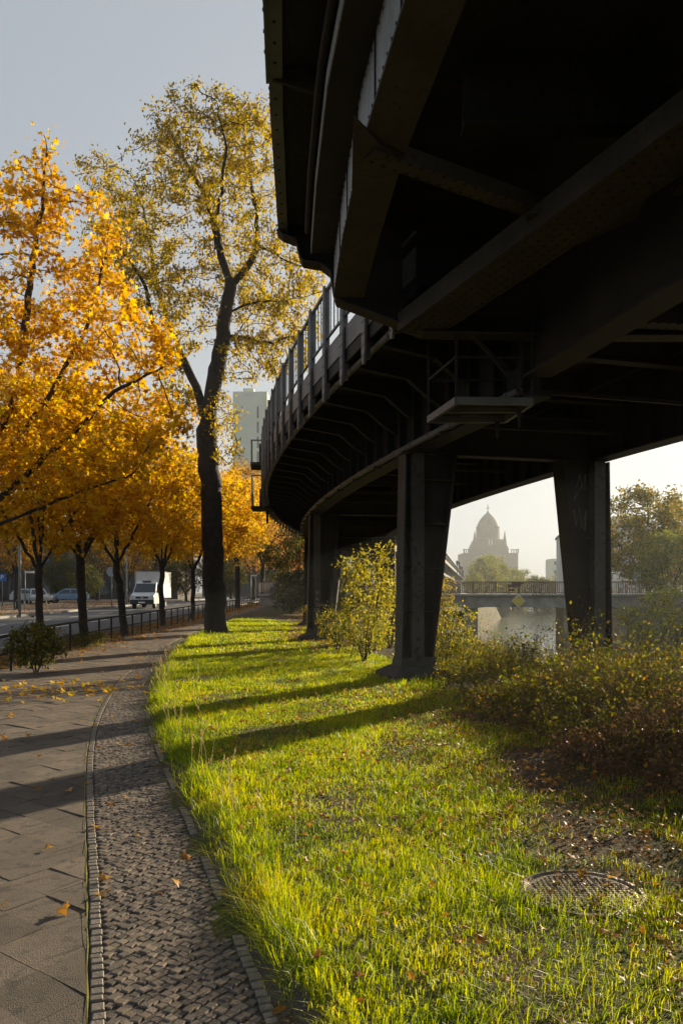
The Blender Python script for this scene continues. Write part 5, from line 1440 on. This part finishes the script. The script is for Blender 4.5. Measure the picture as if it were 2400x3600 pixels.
g = list(canes(210, region(8.5, 16, .8, 3.6), .85, 1.4, .0036, .2, 9, .05, arch=1.2, lowbare=.5))
tag(link('arching_canes', raw_mesh('arching_canes', g, bm)), 'loose arching bramble canes standing out above the thicket', 'brambles', kind='stuff')
# shrubs
def shrub(name, lb, x, y, h, rx, n, leafm, per, size, tint, kind='oval', stems=6, kill=.16, step=.10, spread=.06, rthr=.01, cat='bush'):
    z = hz(x, y); limbs = []
    for k in range(stems):
        a = k * 2 * PI / stems + rng.uniform(-.3, .3); r = rx * rng.uniform(.4, .9)
        pl = [(0, 0, -.1), (math.cos(a) * .12, math.sin(a) * .12, h * .25), (math.cos(a) * r * .55, math.sin(a) * r * .55, h * .6), (math.cos(a) * r, math.sin(a) * r, h * rng.uniform(.8, 1.0))]
        limbs.append(pl)
    at = np.concatenate([ellipsoid_pts((0, 0, h * .58), (rx, rx, h * .46), n, .2), ellipsoid_pts((0, 0, h * .3), (rx * .8, rx * .8, h * .22), n // 4, .2)])
    tm, cm = tree_meshes(limbs, at, step, step * 10, kill, .004, .035, leafm, per, spread, size, kind, M['bark'], rthr, flare=0, jit=.35)
    r = place_tree(name, tm, cm, (x, y, z), 0, 1, tint, lb); return r
shrub('yellow_shrub', 'open yellow leaved shrub left of the nearest viaduct column', .75, 21.5, 2.95, 1.05, 420, M['far_leaf'], 5, .095, (1.0, 1.4, .8), kill=.22, step=.12, spread=.09)
shrub('yellow_shrub', 'smaller yellow shrub directly behind the nearest viaduct column', 1.5, 24.5, 2.2, .95, 300, M['far_leaf'], 5, .095, (.95, 1.3, .8), kill=.22, step=.12, spread=.09)
shrub('olive_shrub', 'olive shrub at the foot of the second viaduct column', -.15, 25.5, 1.4, .7, 220, M['green_leaf'], 5, .08, (1.3, 1.2, .9), kill=.18, step=.11, spread=.08)
shrub('golden_shrub', 'low golden olive shrub just right of the nearest column foot', 2.55, 19.3, 1.55, .85, 300, M['green_leaf'], 6, .062, (2.0, 1.7, .8), kill=.17, step=.10, spread=.06)
shrub('golden_shrub', 'low golden olive shrub just left of the nearest column foot', .55, 19.6, 1.35, .85, 280, M['green_leaf'], 6, .062, (1.9, 1.7, .8), kill=.17, step=.10, spread=.06)
shrub('golden_shrub', 'low golden olive shrub between the first and second left columns', -.1, 23.2, 1.2, .75, 240, M['green_leaf'], 6, .066, (1.9, 1.6, .8), kill=.17, step=.10, spread=.06)
shrub('golden_shrub', 'golden olive shrub between the two nearest columns below the bridge', 3.6, 20.5, .85, 1.0, 280, M['green_leaf'], 5, .066, (1.8, 1.5, .8), kill=.19, step=.11, spread=.07)
shrub('low_shrub', 'low dark shrub with yellow leaves growing through the railing at left', -6.75, 17.6, 1.1, .70, 340, M['green_leaf'], 9, .07, (.8, .75, .8), kill=.13, step=.08, spread=.05)
shrub('low_shrub', 'low dark grassy shrub beside the second street maple', -7.9, 24.5, .45, .8, 160, M['green_leaf'], 6, .07, (.8, .75, .7), kill=.13, step=.08, spread=.06)
shrub('bank_shrub', 'yellow autumn shrub left of the bridge behind the nearest column', 5.55, 46, 4.2, 1.15, 260, M['far_leaf'], 6, .17, (1.1, 1.3, .7), kill=.4, step=.22, spread=.15, rthr=.014)
shrub('dark_shrub', 'dark shrub at the end of the footpath beside the third column', -3.6, 58, 2.2, 1.8, 260, M['green_leaf'], 7, .17, (.45, .42, .5), kill=.35, step=.2, spread=.16, rthr=.014)
shrub('dry_shrub', 'dry grassy shrub at the foot of the third column', -1.4, 38, 1.3, .6, 160, M['far_leaf'], 4, .1, (.8, .8, .7), kill=.2, step=.12, spread=.08)

# ------------------------------------------------------------------ manhole, litter
zc = hz(*MH) + .025 * math.sin(MH[0] * 2.3 + MH[1] * .7) * math.sin(MH[1] * 1.7 - MH[0])
mh = empty('manhole_cover', (MH[0], MH[1], zc + .010), 0, 'round cast iron manhole cover sunk in the grass at lower right', 'manhole cover')
b = MB(); n = 40
rr = [(.345, -.05), (.345, .010), (.322, .013), (.312, -.006), (.30, -.006)]
V = []; F = []
for r_, z_ in rr:
    for k in range(n): V.append((r_ * math.cos(2 * PI * k / n), r_ * math.sin(2 * PI * k / n), z_))
for i in range(len(rr) - 1):
    for k in range(n): F.append((i * n + k, i * n + (k + 1) % n, (i + 1) * n + (k + 1) % n, (i + 1) * n + k))
b.add(V, F); b.build('frame', M['iron'], mh)
b = MB(); b.lathe([(.303, -.03), (.303, .002), (.29, .006)], 40)
for i in range(-9, 10):
    for j in range(-9, 10):
        x_, y_ = i * .030, j * .030
        if x_ * x_ + y_ * y_ < .272 ** 2:
            b.box((x_, y_, .0085), (.019, .019, .006), rz=PI / 4)
b.build('lid', M['iron'], mh)
for (x, y, s, lb) in ((2.45, 8.3, .055, 'crumpled white paper scrap at the foot of the brambles'), (.55, 7.6, .0, ''),):
    if s == 0: continue
    b = MB()
    b.lathe([(s * .3, 0), (s, s * .3), (s * .8, s * .9), (s * .2, s * 1.2)], 7)
    o = b.build('paper_scrap', M['paper']); o.location = (x, y, hz(x, y) + .02); o.rotation_euler = (.4, .3, 1)
    tag(o, lb, 'paper')

# ------------------------------------------------------------------ haze: one even box of air round everything
b = MB(); b.box((60, 330, 58), (700, 740, 140))
hzm = bpy.data.materials.new('haze'); hzm.use_nodes = True; N, L = hzm.node_tree.nodes, hzm.node_tree.links
N.remove(N['Principled BSDF']); pv = N.new('ShaderNodeVolumePrincipled')
pv.inputs['Color'].default_value = (.84, .91, .97, 1); pv.inputs['Density'].default_value = HAZE_D; pv.inputs['Anisotropy'].default_value = HAZE_G
L.new(pv.outputs['Volume'], N['Material Output'].inputs['Volume'])
hzo = b.build('haze', hzm); tag(hzo, 'thin morning haze in the air over street and canal', 'haze', kind='stuff')
